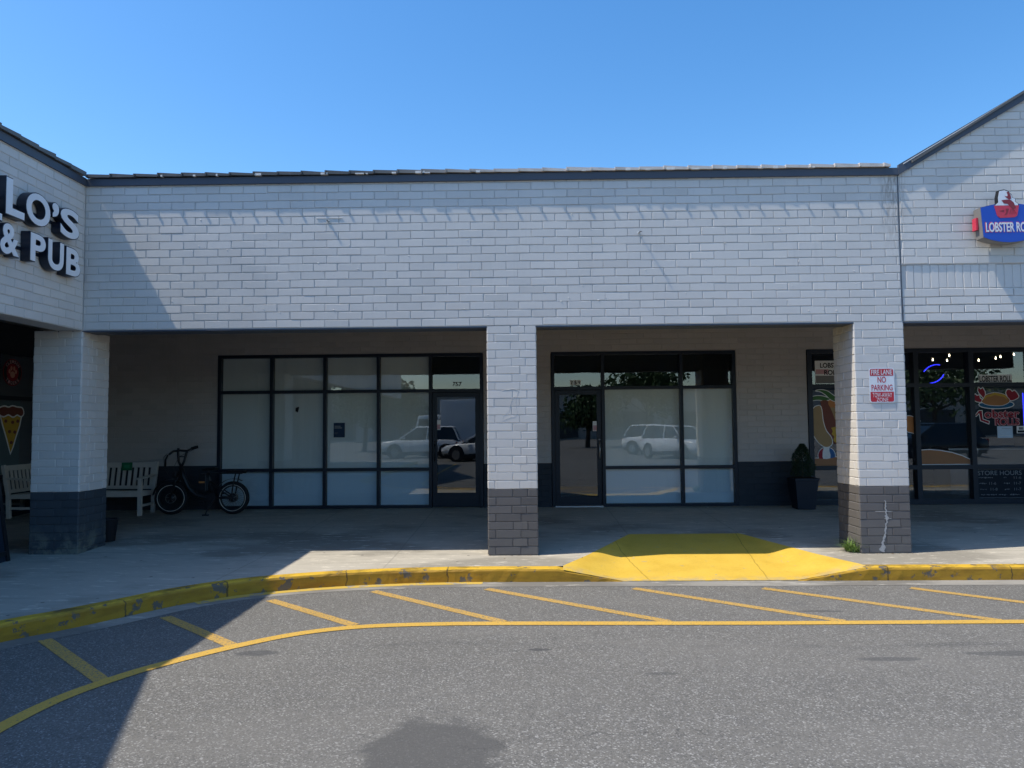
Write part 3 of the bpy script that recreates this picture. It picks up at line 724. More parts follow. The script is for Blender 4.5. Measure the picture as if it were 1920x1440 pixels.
LT = thing('letter_sign', 'raised white channel letters with dark sides on the left wing wall', 'sign', (XL,-1,3.4))
for s, u0, u1, v0, v1, bd in (('L',-1.92,-1.655,3.79,4.14,.03),('L',-1.600,-1.310,3.888,4.280,.03),('O',-1.282,-.872,3.895,4.252,.03),('’',-.835,-.716,4.066,4.240,.04),('S',-.680,-.316,3.897,4.245,.03),
                          ('&',-1.668,-1.380,3.457,3.787,.028),('P',-1.195,-.940,3.478,3.791,.03),('U',-.890,-.605,3.454,3.798,.03),('B',-.552,-.276,3.452,3.783,.03)):
    u_ = (u0, u1); 
    bk = letter('letter', s, WING, u0-.010, u1+.010, v0-.010, v1+.010, M['navy_metal'], LT, bd+.006, .016, .118)
    letter('letter_face', s, WING, u0, u1, v0, v1, M['white_face'], LT, bd, .1185, .1215)
MB().box(XL+.005, XL+.016, -1.95, -.30, 4.02, 4.06).box(XL+.005, XL+.016, -1.68, -.27, 3.58, 3.62).build('mounting_rail', M['navy_metal'], LT)

# hanging lobster sign on the gable
def shield(k=1., n=10):
    pts = []
    w, cx = .335*k, 6.095
    for i in range(n+1): t = -1+2*i/n; pts.append((cx+w*t*(.93 if abs(t) == 1 else .95), 3.775 + .065*t*t + (1-k)*.2))
    for i in range(n+1): t = 1-2*i/n; pts.append((cx+w*t*(1 if abs(t) == 1 else .97), 4.262 - .05*t*t - (1-k)*.2))
    return pts
SIGN = lambda u, v, d: (u, -d, v)
LS = thing('shop_sign', 'blue shield shaped box sign with a red lobster emblem on the right gable', 'sign', (6.1,0,4))
MB().prism(shield(), SIGN, .06, .2).build('cabinet', M['steel_grey'], LS)
MB().prism(shield(.985), SIGN, .2, .206).build('sign_face', M['sign_blue'], LS)
MB().box(5.74, 5.765, -.14, -.06, 3.95, 4.10).build('side_clip', M['logo_red'], LS)
[MB().box(x, x+.04, -.06, .0, 3.9, 4.2).build('mounting_bracket', M['black_metal'], LS) for x in (5.95, 6.2)]
px = lambda x, y: (5.924 + (x-1863)*.00655, 4.229 - (y-386)*.00662)
bucket = [px(1863,386),(px(1909,386)),px(1905,405),px(1900,408),px(1873,409),px(1868,405)]
steam_o = [px(1863,386),px(1870,380),px(1870,370),px(1873,357),px(1883,355.5),px(1890,358),px(1897,366),px(1898,371),px(1904,373),px(1903,378),px(1909,383),px(1909,386)]
MB().prism(steam_o, SIGN, .15, .207).build('emblem_backing', M['black_paint'], LS)
cxs, cys = px(1886, 372)
MB().prism([(cxs+(u-cxs)*.93, cys+(v-cys)*.93-.004) for u, v in steam_o], SIGN, .2075, .2095).build('emblem_steam', M['sign_white'], LS)
MB().prism(bucket, SIGN, .2075, .211).build('emblem_bucket', M['logo_red'], LS)
mb = MB()
for q in ([(1887,361),(1890,360),(1894,366),(1895,373),(1891,375),(1886,371),(1883,368),(1888,369),(1889,366)], [(1877,376),(1884,375),(1893,375),(1899,380),(1903,390),(1898,394),(1892,388),(1888,383),(1881,382)], [(1872,396),(1881,394),(1880,398)], [(1884,392),(1890,392),(1886,402),(1881,404),(1885,398)]):
    mb.prism([px(*p) for p in q], SIGN, .2112, .2125)
for k in range(4): mb.bar((*[px(1894+k*2,393)[0]], -.2118, px(0,392+k)[1]), (px(1891+k*4,404)[0], -.2118, px(0,402)[1]), .006, .0012)
mb.build('emblem_lobster', M['logo_darkred'], LS)
letter('lettering_outline', 'LOBSTER ROLL', SIGN, 5.806, 6.396, 3.897, 4.030, M['logo_red'], LS, .035, .2068, .2072)
letter('lettering', 'LOBSTER ROLL', SIGN, 5.815, 6.387, 3.905, 4.022, M['sign_white'], LS, .022, .2078, .2095)

# no parking sign on the right pillar
def rrect(u0, u1, v0, v1, r, n=5):
    o = []
    for cu, cv, a0 in ((u1-r,v0+r,-90),(u1-r,v1-r,0),(u0+r,v1-r,90),(u0+r,v0+r,180)):
        for k in range(n+1): a = math.radians(a0+90*k/n); o.append((cu+r*math.cos(a), cv+r*math.sin(a)))
    return o
NP = thing('no_parking_sign', 'red and white fire lane no parking tow-away sign on the right pillar', 'sign', (4.577,0,1.83))
a0, a1, b0, b1 = 4.422, 4.732, 1.836, 2.268
PIL = lambda u, v, d: (u, -.012-d, v)
MB().prism(rrect(a0,a1,b0,b1,.03), PIL, 0, .003).build('plate', M['sign_white'], NP)
def half(u0,u1,v0,v1,r,top):
    q = rrect(u0,u1,v0,v1,r); m = (v0+v1)/2
    return q
def tabpoly(u0,u1,v0,v1,r,top,n=5):
    o = []
    if top:
        o += [(u0,v0),(u1,v0)]
        for cu, a_ in ((u1-r,0),(u0+r,90)):
            for k in range(n+1): a = math.radians(a_+90*k/n); o.append((cu+r*math.cos(a), v1-r+r*math.sin(a)))
    else:
        for cu, a_ in ((u0+r,180),(u1-r,270)):
            for k in range(n+1): a = math.radians(a_+90*k/n); o.append((cu+r*math.cos(a), v0+r+r*math.sin(a)))
        o += [(u1,v1),(u0,v1)]
    return o
MB().flat(tabpoly(a0+.012,a1-.012,2.170,b1-.012,.022,True), PIL, .0042).build('red_band', M['sign_red'], NP)
MB().flat(tabpoly(a0+.012,a1-.012,b0+.012,1.972,.022,False), PIL, .0042).build('red_band', M['sign_red'], NP)
letter('lettering', 'FIRE LANE', PIL, a0+.028, a1-.028, 2.183, 2.246, M['sign_white'], NP, .008, .0055, .0055)
letter('lettering', 'NO', PIL, 4.525, 4.628, 2.083, 2.160, M['sign_red'], NP, .014, .0045, .0045)
letter('lettering', 'PARKING', PIL, a0+.026, a1-.026, 1.986, 2.060, M['sign_red'], NP, .014, .0045, .0045)
letter('lettering', 'TOW-AWAY', PIL, a0+.036, a1-.036, 1.904, 1.960, M['sign_white'], NP, -.004, .0055, .0055)
letter('lettering', 'ZONE', PIL, 4.505, 4.650, 1.850, 1.898, M['sign_white'], NP, -.004, .0055, .0055)

# house numbers
N7 = letter('house_number', '757', GLASS, -1.155, -.985, 2.315, 2.395, M['black_paint'], None, .03, .002, .002); tag(N7, 'small black number 757 on the glass above the left door', 'number')
n9 = thing('house_number', 'number 759 on small white stickers above the right door', 'number', (1.1,D,2.36))
for k, s in enumerate('759'):
    u = .995 + k*.066
    MB().flat([(u,2.315),(u+.062,2.315),(u+.062,2.405),(u,2.405)], GLASS, .002).build('sticker', M['paint_white'], n9)
    letter('digit', s, GLASS, u+.009, u+.053, 2.325, 2.395, M['black_paint'], n9, .035 if k < 2 else .01, .0032, .0032)
# notices on doors and panes
def notice(name, label, u0, u1, v0, v1, base, parts, fn=GLASS, cat='notice', group=None):
    T = thing(name, label, cat, fn((u0+u1)/2, v0, 0), 0, group)
    MB().flat([(u0,v0),(u1,v0),(u1,v1),(u0,v1)], fn, .002).build('sheet', base, T)
    for nm, a, b_, c, d_, m in parts:
        MB().flat([(u0+(u1-u0)*a, v0+(v1-v0)*c),(u0+(u1-u0)*b_, v0+(v1-v0)*c),(u0+(u1-u0)*b_, v0+(v1-v0)*d_),(u0+(u1-u0)*a, v0+(v1-v0)*d_)], fn, .0034).build(nm, m, T)
    return T
DG = lambda u, v, d: (u, D+.054-d, v)
notice('door_notice', 'small red and white notice on the left glass door, near its hinge side', -1.462, -1.372, 1.52, 1.70, M['paint_white'], [('red_block',.1,.92,.08,.55,M['paint_pink'])], DG)
notice('door_notice', 'small red and white notice on the right dark door, beside its handle', 1.395, 1.50, 1.475, 1.655, M['paint_white'], [('red_block',.06,.9,.05,.58,M['paint_pink'])], DG)
T = notice('poster', 'small dark navy poster on the third papered pane', -3.33, -3.125, 1.400, 1.665, M['poster_navy'], [('text_line',.08,.62,.74,.79,M['chalk']),('text_line',.08,.74,.62,.68,M['chalk']),('text_line',.08,.4,.30,.32,M['steel_grey']),('text_line',.08,.3,.24,.255,M['steel_grey'])], cat='poster')
mb = MB(); mb.flat([(-4.035,1.885),(-3.99,1.86),(-3.965,1.95),(-3.98,1.965),(-4.03,1.945)], GLASS, .002); tag(mb.build('paper_scrap', M['black_paint']), 'small torn dark scrap stuck on the second papered pane', 'scrap')

# food murals on the lobster shop glass; local picture units -> metres on the pane
mur = lambda x, y: (5.303 + (1500+x/8-1520)*.00992, 1.521 - (720+y/8-800)*.0098)
def shape(T, name, mat, pts, lay, outline=0, conv=mur, fn=GLASS):
    q = [conv(*p) for p in pts]
    if outline:
        A_ = sum(q[i-1][0]*q[i][1]-q[i][0]*q[i-1][1] for i in range(len(q)))
        s = 1 if A_ > 0 else -1; o = []
        for i in range(len(q)):
            a, b_, c = V(q[i-1]), V(q[i]), V(q[(i+1)%len(q)])
            n1 = V((b_-a).yx); n1 = V((n1.x, -n1.y)).normalized()*s; n2 = V((c-b_).yx); n2 = V((n2.x, -n2.y)).normalized()*s
            m = (n1+n2); m = m/max(m.length_squared/2, .5) if m.length > 1e-6 else n1; o.append(tuple(b_ + m*outline))
        MB().flat(o, fn, .002+lay*.0008-.0006).build(name+'_outline', M['paint_white'], T)
    return MB().flat(q, fn, .002+lay*.0008).build(name, mat, T)
def smooth(pts, n=4): return catmull(pts+[pts[0]], n)[:-1]
MU = thing('window_mural', 'painted beach mural of a hot dog and ball in the window beside the planter', 'mural', (5.7,D,.85))
shape(MU, 'sand', M['paint_sand'], [(140,1235),(140,1110),(250,1105),(400,1118),(560,1085),(700,1070),(1200,1020),(1204,1240)], 2, .012)
shape(MU, 'leaf', M['paint_green'], smooth([(130,272),(190,215),(270,188),(380,195),(470,235),(400,255),(300,245),(210,255)]), 3, .012)
shape(MU, 'leaf', M['paint_green'], smooth([(262,112),(350,98),(440,120),(520,180),(600,240),(560,270),(480,240),(410,170),(340,125)]), 3.5, .012)
shape(MU, 'fruit', M['paint_orange'], smooth([(430,250),(560,240),(640,300),(630,420),(540,430),(440,350)]), 1)
shape(MU, 'far_bun', M['paint_bun'], smooth([(470,360),(540,370),(600,480),(620,700),(590,880),(540,860),(500,600)]), 2.2)
shape(MU, 'sausage', M['paint_brown'], smooth([(340,300),(330,268),(380,250),(440,262),(445,310),(480,380),(540,560),(575,760),(575,880),(520,900),(430,820),(360,620),(330,420)]), 4)
shape(MU, 'bun', M['paint_bun'], smooth([(255,345),(320,335),(345,400),(360,560),(400,700),(470,800),(480,890),(430,935),(360,930),(270,850),(205,720),(180,560),(190,430)]), 5.5, .014)
shape(MU, 'mustard', M['paint_yellow'], smooth([(475,660),(540,645),(590,660),(600,860),(540,880),(500,840),(515,790),(480,750),(495,710)]), 6)
bc = lambda a: (400+122*math.cos(math.radians(a)), 1068-122*math.sin(math.radians(a)))
shape(MU, 'ball', M['paint_white'], [bc(a) for a in range(0,360,15)], 1.2, .012)
shape(MU, 'ball_red', M['paint_red'], [bc(a) for a in range(110,271,12)] + [(352,1150),(338,1080),(342,1010)], 1.9)
shape(MU, 'ball_blue', M['paint_blue'], [bc(a) for a in range(70,-80,-12)] + [(450,1140),(455,1060),(440,1000)], 1.9)
shape(MU, 'starfish', M['paint_orange'], smooth([(1570,500),(1640,500),(1760,570),(1680,620),(1720,700),(1755,770),(1640,740),(1560,700)],3), 3, .012)
SD = thing('window_mural', 'brown painted sand dune across the lower glass right of the pillar', 'mural', (7.7,D,.83))
W_ = lambda x, y: (x, y)
shape(SD, 'dune', M['paint_sand'], [(7.27,.83),(7.27,1.075),(7.45,1.085),(7.62,1.07),(7.84,1.03),(8.02,.97),(8.155,.905),(8.155,.83)], 2, .016, W_)
lob = lambda x, y: (8.239 + (1810+x/10.28-1826)*.00927, 2.194 - (690+y/10.28-727)*.00977)
LM = thing('window_mural', 'painted lobster roll on a blue plate above red lettering', 'mural', (8.7,D,1.5))
shape(LM, 'claw', M['paint_red'], [(155,560),(230,500),(260,530),(310,520),(320,580),(355,600),(345,655),(260,640),(190,610)], 3, .014, lob)
shape(LM, 'claw', M['paint_red'], [(285,430),(300,370),(340,410),(380,380),(420,450),(425,520),(400,590),(355,530),(310,480)], 3, .014, lob)
shape(LM, 'tail', M['paint_red'], smooth([(840,480),(870,420),(930,425),(965,460),(1010,440),(1085,540),(1040,590),(930,625),(870,560)], 3), 3, .014, lob)
shape(LM, 'plate', M['plate_blue'], [(640+340*math.cos(t*.2618), 700+72*math.sin(t*.2618)) for t in range(24)], 2, .014, lob)
shape(LM, 'roll', M['paint_roll'], smooth([(345,640),(400,570),(450,510),(620,475),(800,510),(860,560),(905,620),(870,670),(750,715),(560,715),(420,690)], 3), 5, .008, lob)
shape(LM, 'filling', M['paint_yellow'], smooth([(400,590),(430,530),(500,520),(560,495),(620,470),(700,500),(800,515),(850,570),(840,600),(800,555),(700,540),(620,515),(540,545),(460,550),(410,610)], 2), 6.2, 0, lob)
GL = lambda u, v, d: (u, D+.0545-d, v)
def lettr(T, s, x0, x1, y0, y1, sl=0):
    (u0, v1), (u1, v0) = lob(x0, y0), lob(x1, y1)
    letter('lettering_outline', s, GL, u0-.013, u1+.013, v0-.013, v1+.013, M['paint_pink'], T, .055, .0, .0, sl)
    letter('lettering', s, GL, u0, u1, v0, v1, M['paint_red'], T, .018, .0018, .0018, sl)
lettr(LM, 'obster', 405, 1080, 800, 950)
lettr(LM, 'ROLLS', 605, 1070, 970, 1085)
shape(LM, 'lettering_initial', M['paint_red'], [(215,900),(290,815),(345,815),(355,975),(480,1020),(470,1060),(315,1000),(290,860),(230,915)], 4, .012, lob)
T = notice('window_sign', 'long white sign reading lobster roll in black over the lobster painting', 8.372, 8.968, 2.278, 2.432, M['paint_white'], [], cat='sign')
letter('lettering', 'LOBSTER ROLL', GLASS, 8.385, 8.955, 2.300, 2.412, M['black_paint'], T, .03, .004, .004)
T = notice('window_sign', 'white sign with black lettering half hidden left of the right pillar', 5.437, 5.98, 2.30, 2.715, M['paint_white'], [('red_smear',.02,.45,.42,.62,M['paint_pink']),('grey_photo',.02,.98,.02,.34,M['steel_grey'])], cat='sign')
letter('lettering', 'LOBSTER', GLASS, 5.53, 5.96, 2.585, 2.675, M['black_paint'], T, .03, .004, .004); letter('lettering', 'ROLL', GLASS, 5.60, 5.87, 2.455, 2.545, M['black_paint'], T, .03, .004, .004)
T = notice('paper_notice', 'pale blue sheet of paper under the red painted lettering', 8.664, 8.938, 1.289, 1.501, M['paper_blue'], [('text_line',.30,.9,.78,.80,M['steel_grey']),('text_line',.1,.9,.2,.22,M['paint_white'])])
notice('paper_notice', 'small white and grey sticker at the right edge beside the pale blue paper', 9.01, 9.16, 1.37, 1.50, M['paint_white'], [('print',.1,.9,.1,.4,M['black_paint']),('print',.25,.75,.5,.85,M['steel_grey'])])
T = notice('store_hours_board', 'blackboard with chalk store hours in the lowest pane at far right', 8.255, 9.20, .215, .735, M['board'], [('chalk_border',.0,1,.985,.998,M['chalk']),('chalk_border',.02,1,.01,.02,M['chalk'])], cat='board')
letter('lettering', 'STORE HOURS', GLASS, 8.28, 9.06, .625, .705, M['chalk'], T, .0, .004, .004)
for s, u, v, w in (('11-6', 8.92, .555, .13), ('11-6', 8.48, .455, .12), ('11-7', 8.92, .455, .12), ('11-8', 8.50, .350, .12), ('11-7', 8.92, .350, .12)):
    letter('lettering', s, GLASS, u, u+w, v, v+.048, M['chalk'], T, -.005, .004, .004)
rnd = random.Random(12)
mb = MB()
for z, segs in ((.575,((8.29,8.55),(8.74,8.80))),(.47,((8.30,8.42),(8.74,8.82))),(.365,((8.32,8.42),(8.75,8.84))),(.27,((8.33,8.60),(8.64,8.80),(8.84,9.0)))):
    for a, b_ in segs:
        u = a
        while u < b_:
            w = rnd.uniform(.008,.022); mb.flat([(u,z+rnd.uniform(-.008,.008)),(u+w,z+rnd.uniform(-.01,.01)),(u+w,z+.012+rnd.uniform(-.004,.012)),(u,z+.01+rnd.uniform(-.004,.01))], GLASS, .004); u += w+rnd.uniform(.004,.014)
mb.build('chalk_scribble', M['chalk'], T)
# wing shop decals
WG = lambda u, v, d: (WX-.02+d, u, v)
PS = thing('window_sticker', 'round dark sticker with a paw print high in the wing window', 'sticker', (WX,3.44,2.36))
def disc(r, n=32, cu=3.44, cv=2.585, ky=1.0): return [(cu+r*math.cos(2*math.pi*k/n), cv+r*ky*math.sin(2*math.pi*k/n)) for k in range(n)]
MB().flat(disc(.235), WG, .002).build('disc', M['paint_red'], PS); MB().flat(disc(.222), WG, .0026).build('ring', M['black_paint'], PS); MB().flat(disc(.15), WG, .0034).build('inner_disc', M['paint_red'], PS)
mb = MB(); mb.flat(disc(.062,16,3.44,2.545,.95), WG, .0042)
for u, v in ((3.36,2.60),(3.405,2.655),(3.475,2.655),(3.52,2.60)): mb.flat(disc(.027,12,u,v,1.5), WG, .0042)
M['paw'] = flatmat('paw_orange', (.62,.30,.22), .6, .3); mb.build('paw', M['paw'], PS)
def arc_text(T, s, r, a0, a1, flip, mat):
    for k, ch in enumerate(s):
        a = math.radians(a0 + (a1-a0)*(k+.5)/len(s)); cu, cv = 3.44+r*math.cos(a), 2.585+r*math.sin(a); th = a-math.pi/2 if not flip else a+math.pi/2
        fn = lambda u, v, d, cu=cu, cv=cv, th=th: WG(cu+u*math.cos(th)-v*math.sin(th), cv+u*math.sin(th)+v*math.cos(th), d)
        letter('lettering', ch, fn, -.022, .022, -.028, .028, mat, T, .02, .0042, .0042)
arc_text(PS, 'CLEMSON', .187, 150, 30, False, M['paint_pink']); arc_text(PS, 'TIGERS', .187, 215, 325, True, M['paint_pink'])
PZ = thing('window_mural', 'painted pizza slice on the wing window below the round sticker', 'mural', (WX,3.43,.9))
M['film_teal'] = flatmat('teal_window_film', (.10,.145,.16), .6, .3, 0, .2, 3)
MB().flat([(3.09,.84),(3.66,.84),(3.66,2.09),(3.09,2.09)], WG, .001).build('backing_film', M['film_teal'], PZ)
shape(PZ, 'slice', M['paint_yellow'], [(3.17,1.86),(3.69,1.86),(3.64,1.66),(3.56,1.48),(3.49,1.30),(3.44,1.20),(3.35,1.44),(3.25,1.66)], 2, .03, W_, WG)
shape(PZ, 'crust', M['paint_brown'], smooth([(3.12,1.87),(3.15,1.955),(3.26,1.985),(3.36,1.97),(3.46,1.995),(3.58,1.975),(3.70,1.965),(3.74,1.88),(3.68,1.83),(3.58,1.86),(3.48,1.82),(3.36,1.86),(3.24,1.825)], 3), 4, .025, W_, WG)
for u, v in ((3.30,1.74),(3.47,1.72),(3.60,1.74),(3.40,1.56),(3.53,1.55),(3.45,1.37)): shape(PZ, 'pepperoni', M['paint_brown'], disc(.040,14,u,v,.75), 5, 0, W_, WG)

# things inside the lobster shop
SL = thing('string_lights', 'string of small warm bulbs hanging inside the dark shop', 'lights', (9.2,6,2.8))
bl = [(5.75,5.6,2.86),(8.523,6,2.849),(8.862,6,2.934),(8.869,6.1,2.84),(9.452,6,2.829),(9.799,6,2.869),(9.897,6,2.901),(10.169,6,2.942),(10.9,6,2.9)]
MB().tube([(x,y,z+.05) for x,y,z in bl], .005, 5).build('cable', M['black_metal'], SL)
for x, y, z in bl:
    MB().lathe((x,y,z), [(.003,-.017),(.012,-.010),(.014,0),(.009,.014),(.006,.035)], 10).build('bulb', M['bulb'], SL)
NE = thing('neon_sign', 'blue lit oval led ring hanging in the upper shop window', 'neon sign', (7.6,4.32,2.46))
for a0, a1 in ((155, 62), (-100, -15)):
    pts = [(7.60+.20*math.cos(math.radians(a0+(a1-a0)*k/14))+.03*math.sin(math.radians(a0+(a1-a0)*k/14)), 4.32, 2.46+.165*math.sin(math.radians(a0+(a1-a0)*k/14))+.03*math.cos(math.radians(a0+(a1-a0)*k/14))) for k in range(15)]
    MB().tube(pts, .007, 6).build('led_tube', M['neon'], NE)
MB().tube([(7.5,4.32,2.62),(7.5,4.32,3.45)], .003, 5).build('cord', M['black_metal'], NE)
tag(MB().tube([(9.19,4.32,1.35),(9.19,4.32,2.1)], .006, 6).build('led_strip', M['neon']), 'blue led strip upright at the right edge behind the glass', 'led strip')
for x, y, lab in ((-1.05,4.9,'pale ceiling tube light inside above the left door'),(1.15,4.9,'pale ceiling tube light inside above the right door'),(7.4,4.8,'pale ceiling tube light inside the lobster shop')):
    T = thing('tube_light', lab, 'light', (x,y,3.0)); MB().box(x-.16, x+.16, y, y+.07, 2.985, 3.0).build('tube', M['tubelight'], T); MB().box(x-.17, x+.17, y-.01, y+.08, 3.001, 3.06).build('housing', M['steel_grey'], T); MB().tube([(x,y+.03,3.06),(x,y+.03,3.5)], .005, 5).build('hanger', M['black_metal'], T)
CT = thing('counter', 'dark service counter inside the shop behind the right window', 'counter', (9.3,6.4,.1))
MB().box(8.9, 11, 6.2, 6.8, .1, 1.0).build('body', M['steel_grey'], CT); MB().box(8.85, 11.05, 6.15, 6.85, 1.0, 1.04).build('top', M['silver'], CT)

# ------------------------------------------------------------------ brackets on the wall
B1 = thing('wall_bracket', 'small metal stub with a flat bar on the wall left of the middle pillar', 'bracket', (-2.30,0,4.2), 0, 'metal stubs left on the front wall')
MB().box(-2.46,-2.13,-.0135,.0,4.235,4.243).build('flat_bar', M['pillar'], B1)
MB().tube([(-2.315,0,4.205),(-2.315,-.048,4.202)], .009, 7).build('stub', M['steel_grey'], B1); MB().tube([(-2.30,0,4.20),(-2.296,-.030,4.20),(-2.290,-.045,4.195)], .005, 6).build('wire', M['steel_grey'], B1)
MB().lathe((-2.312,-.012,4.198), [(.022,-.004),(.016,.01)], 9, 'y').build('collar', M['strip_white'], B1)
B2 = thing('wall_bracket', 'small metal stub with cut wires on the wall right of the middle pillar', 'bracket', (1.62,0,4.0), 0, 'metal stubs left on the front wall')
MB().tube([(1.615,0,4.0),(1.617,-.102,3.998)], .0075, 7).build('stub', M['steel_grey'], B2); MB().tube([(1.625,-.055,4.0),(1.640,-.09,4.0)], .005, 6).build('wire', M['steel_grey'], B2)
MB().lathe((1.612,-.010,4.003), [(.02,-.004),(.014,.012)], 9, 'y').build('collar', M['strip_white'], B2)

# ------------------------------------------------------------------ benches
def bench(label, W_, loc, rz, flag=True):
    T = thing('bench', label, 'bench', loc, rz, 'white slatted wooden benches', world=False)
    w = M['white_wood']; x0, x1 = -W_/2, W_/2
    for x in (x0+.03, x1-.03):
        MB().box(x-.032, x+.032, -.27, -.21, 0, .62).build('leg', w, T, bevel=.004)
        MB().bar((x,.21,0), (x,.23,.42), .06, .06, (0,1,0)).bar((x,.23,.40), (x,.33,.90), .058, .058, (0,1,0)).build('leg', w, T, bevel=.004)
        mb = MB(); mb.hexa([(x-.04,-.30,.62),(x+.04,-.30,.62),(x+.035,.27,.66),(x-.035,.27,.66),(x-.04,-.30,.65),(x+.04,-.30,.65),(x+.035,.27,.69),(x-.035,.27,.69)]); mb.build('armrest', w, T, bevel=.006)
        MB().box(x-.02, x+.02, -.21, .19, .15, .19).build('stretcher', w, T); MB().box(x-.022, x+.022, -.21, .2, .33, .40).build('side_rail', w, T)
    MB().box(x0+.06, x1-.06, -.262, -.23, .325, .405).build('seat_rail', w, T, bevel=.003)
    mb = MB()
    for k in range(5): y = -.265+k*.096; mb.box(x0+.02 if k else x0+.062, x1-.02 if k else x1-.062, y, y+.078, .407-.006*k, .427-.006*k)
    mb.build('seat', w, T, bevel=.003)
    bk = MB(); bk.bar((x0+.05,.318,.845),(x1-.05,.318,.845),.032,.09,(0,.2,1)).bar((x0+.05,.25,.45),(x1-.05,.25,.45),.03,.06,(0,.2,1))
    n = int((W_-.12)/.095)
    for k in range(n): x = x0+.095+(W_-.19)*k/(n-1); bk.bar((x,.255,.47),(x,.312,.81),.058,.018,(0,1,0))
    bk.build('backrest', w, T, bevel=.002)
    return T
b1 = bench('white slatted wooden bench with a green plaque beside the bicycle', 1.50, (-7.20, 3.74, walkz(-7.2,3.5)), 0)
bench('white wooden seat seen side-on left of the corner pillar', .80, (-8.37, 3.62, walkz(-8.3,3.4)), math.pi/2)
gp = thing('plaque', 'small green plaque fixed to the back of the white bench', 'plaque', (-6.95,4.0,.85))
MB().hexa([(-7.09,4.005,.845),(-6.90,4.005,.845),(-6.90,4.012,.845),(-7.09,4.012,.845),(-7.09,4.020,.985),(-6.90,4.020,.985),(-6.90,4.027,.985),(-7.09,4.027,.985)]).build('plate', M['green_plaque'], gp)
M['green_light'] = flatmat('green_print', (.03,.26,.13), .5, .3)
MB().flat([(-7.05,.885),(-6.94,.885),(-6.94,.945),(-7.05,.945)], lambda u,v,d:(u, 4.0+(v-.845)*.107, v)).build('print', M['green_light'], gp)

# ------------------------------------------------------------------ electric cargo bike (faces the bench)
BK = thing('bicycle', 'black step-through electric bicycle parked between the bench and window', 'bicycle', (-5.45,3.62,walkz(-5.4,3.6)), 0, world=False)
k_, mt = M['black_metal'], M['black_rubber']
def wheel(x, r, rot, name):
    w = bpy.data.objects.new(name, None)
    m = Matrix.Translation((x,0,r)) @ Matrix.Rotation(rot, 4, 'Z')
    def mk(nm, mb, mat, sm=True, par=None):
        mb.v = [tuple(m @ V(p)) for p in mb.v]; return mb.build(nm, mat, par, smooth=sm)
    n = 40; T = mk(name, MB().tube([((r-.040)*math.cos(2*math.pi*k/n),0,(r-.040)*math.sin(2*math.pi*k/n)) for k in range(n)], .040, 10, closed=True), mt, True, BK)
    mk('rim', MB().tube([((r-.082)*math.cos(2*math.pi*k/n),-.012,(r-.082)*math.sin(2*math.pi*k/n)) for k in range(n)], .010, 8, closed=True), k_, True, T)
    mk('reflective_line', MB().tube([((r-.062)*math.cos(2*math.pi*k/n),-.036,(r-.062)*math.sin(2*math.pi*k/n)) for k in range(n)], .0048, 6, closed=True), M['silver_line'], True, T)
    sp = MB()
    for k in range(28): a = 2*math.pi*k/28; sp.tube([(.03*math.cos(a+.5),.02*(-1)**k,.03*math.sin(a+.5)), ((r-.085)*math.cos(a),0,(r-.085)*math.sin(a))], .0015, 4)
    mk('spokes', sp, k_, False, T)
    mk('hub', MB().lathe((0,0,0), [(.02,-.05),(.075,-.035),(.075,.035),(.02,.05)], 20, 'y'), k_, True, T)
    ds = MB().tube([(.085*math.cos(2*math.pi*k/20),-.045,.085*math.sin(2*math.pi*k/20)) for k in range(20)], .004, 5, closed=True)
    for k in range(5): a = 2*math.pi*k/5; ds.tube([(.02*math.cos(a),-.045,.02*math.sin(a)),(.085*math.cos(a+.4),-.045,.085*math.sin(a+.4))], .004, 4)
    mk('brake_disc', ds, M['steel_grey'], False, T)
    return T
M['silver_line'] = flatmat('reflective_stripe', (.75,.72,.66), .35, .5, 0, .05)
fx, rx = -.54, .54
wheel(fx, .285, math.radians(8), 'wheel'); wheel(rx, .285, 0, 'wheel')
fr = MB(); fr.tube([(fx+.17,0,.80),(fx+.20,0,.66),(fx+.30,0,.46),(fx+.42,0,.34),(fx+.60,0,.29),(fx+.72,0,.30)], [.038,.042,.046,.046,.042,.04], 10)
fr.tube([(fx+.72,0,.28),(fx+.66,0,.62),(fx+.645,0,.72)], .028, 8)
for s in (-1,1): fr.tube([(fx+.72,s*.03,.29),(rx,s*.075,.285)], .018, 7).tube([(fx+.66,s*.02,.58),(rx,s*.075,.285)], .012, 7)
fr.build('frame', k_, BK, smooth=True)
fk = MB()
for s in (-1,1): fk.tube([(fx,s*.06,.285),(fx+.085,s*.055,.56),(fx+.11,s*.05,.63)], [.014,.020,.022], 8)
fk.tube([(fx+.11,-.05,.63),(fx+.11,.05,.63)], .022, 8).tube([(fx+.11,0,.62),(fx+.165,0,.84)], .024, 10); fk.build('fork', k_, BK, smooth=True)
hb = MB(); hb.tube([(fx+.165,-.01,.83),(fx+.13,-.03,.92),(fx+.125,-.05,1.10),(fx+.13,-.05,1.15)], .022, 8)
hb.tube([(fx+.165,.01,.83),(fx+.20,.03,.92),(fx+.225,.05,1.06),(fx+.24,.05,1.11)], .022, 8)
hb.tube([(fx+.125,-.05,1.0),(fx+.215,.05,1.0)], .010, 8)
hb.tube([(fx+.07,-.26,1.05),(fx+.10,-.18,1.10),(fx+.13,-.05,1.11),(fx+.235,.05,1.10),(fx+.27,.14,1.13),(fx+.34,.20,1.155)], .019, 8); hb.build('handlebar', k_, BK, smooth=True)
MB().tube([(fx+.03,-.30,.84),(fx+.035,-.31,.96),(fx+.06,-.28,1.04)], .016, 8).build('grip', mt, BK, smooth=True)
MB().tube([(fx+.27,.14,1.135),(fx+.355,.21,1.165)], .026, 8).build('grip', mt, BK, smooth=True)
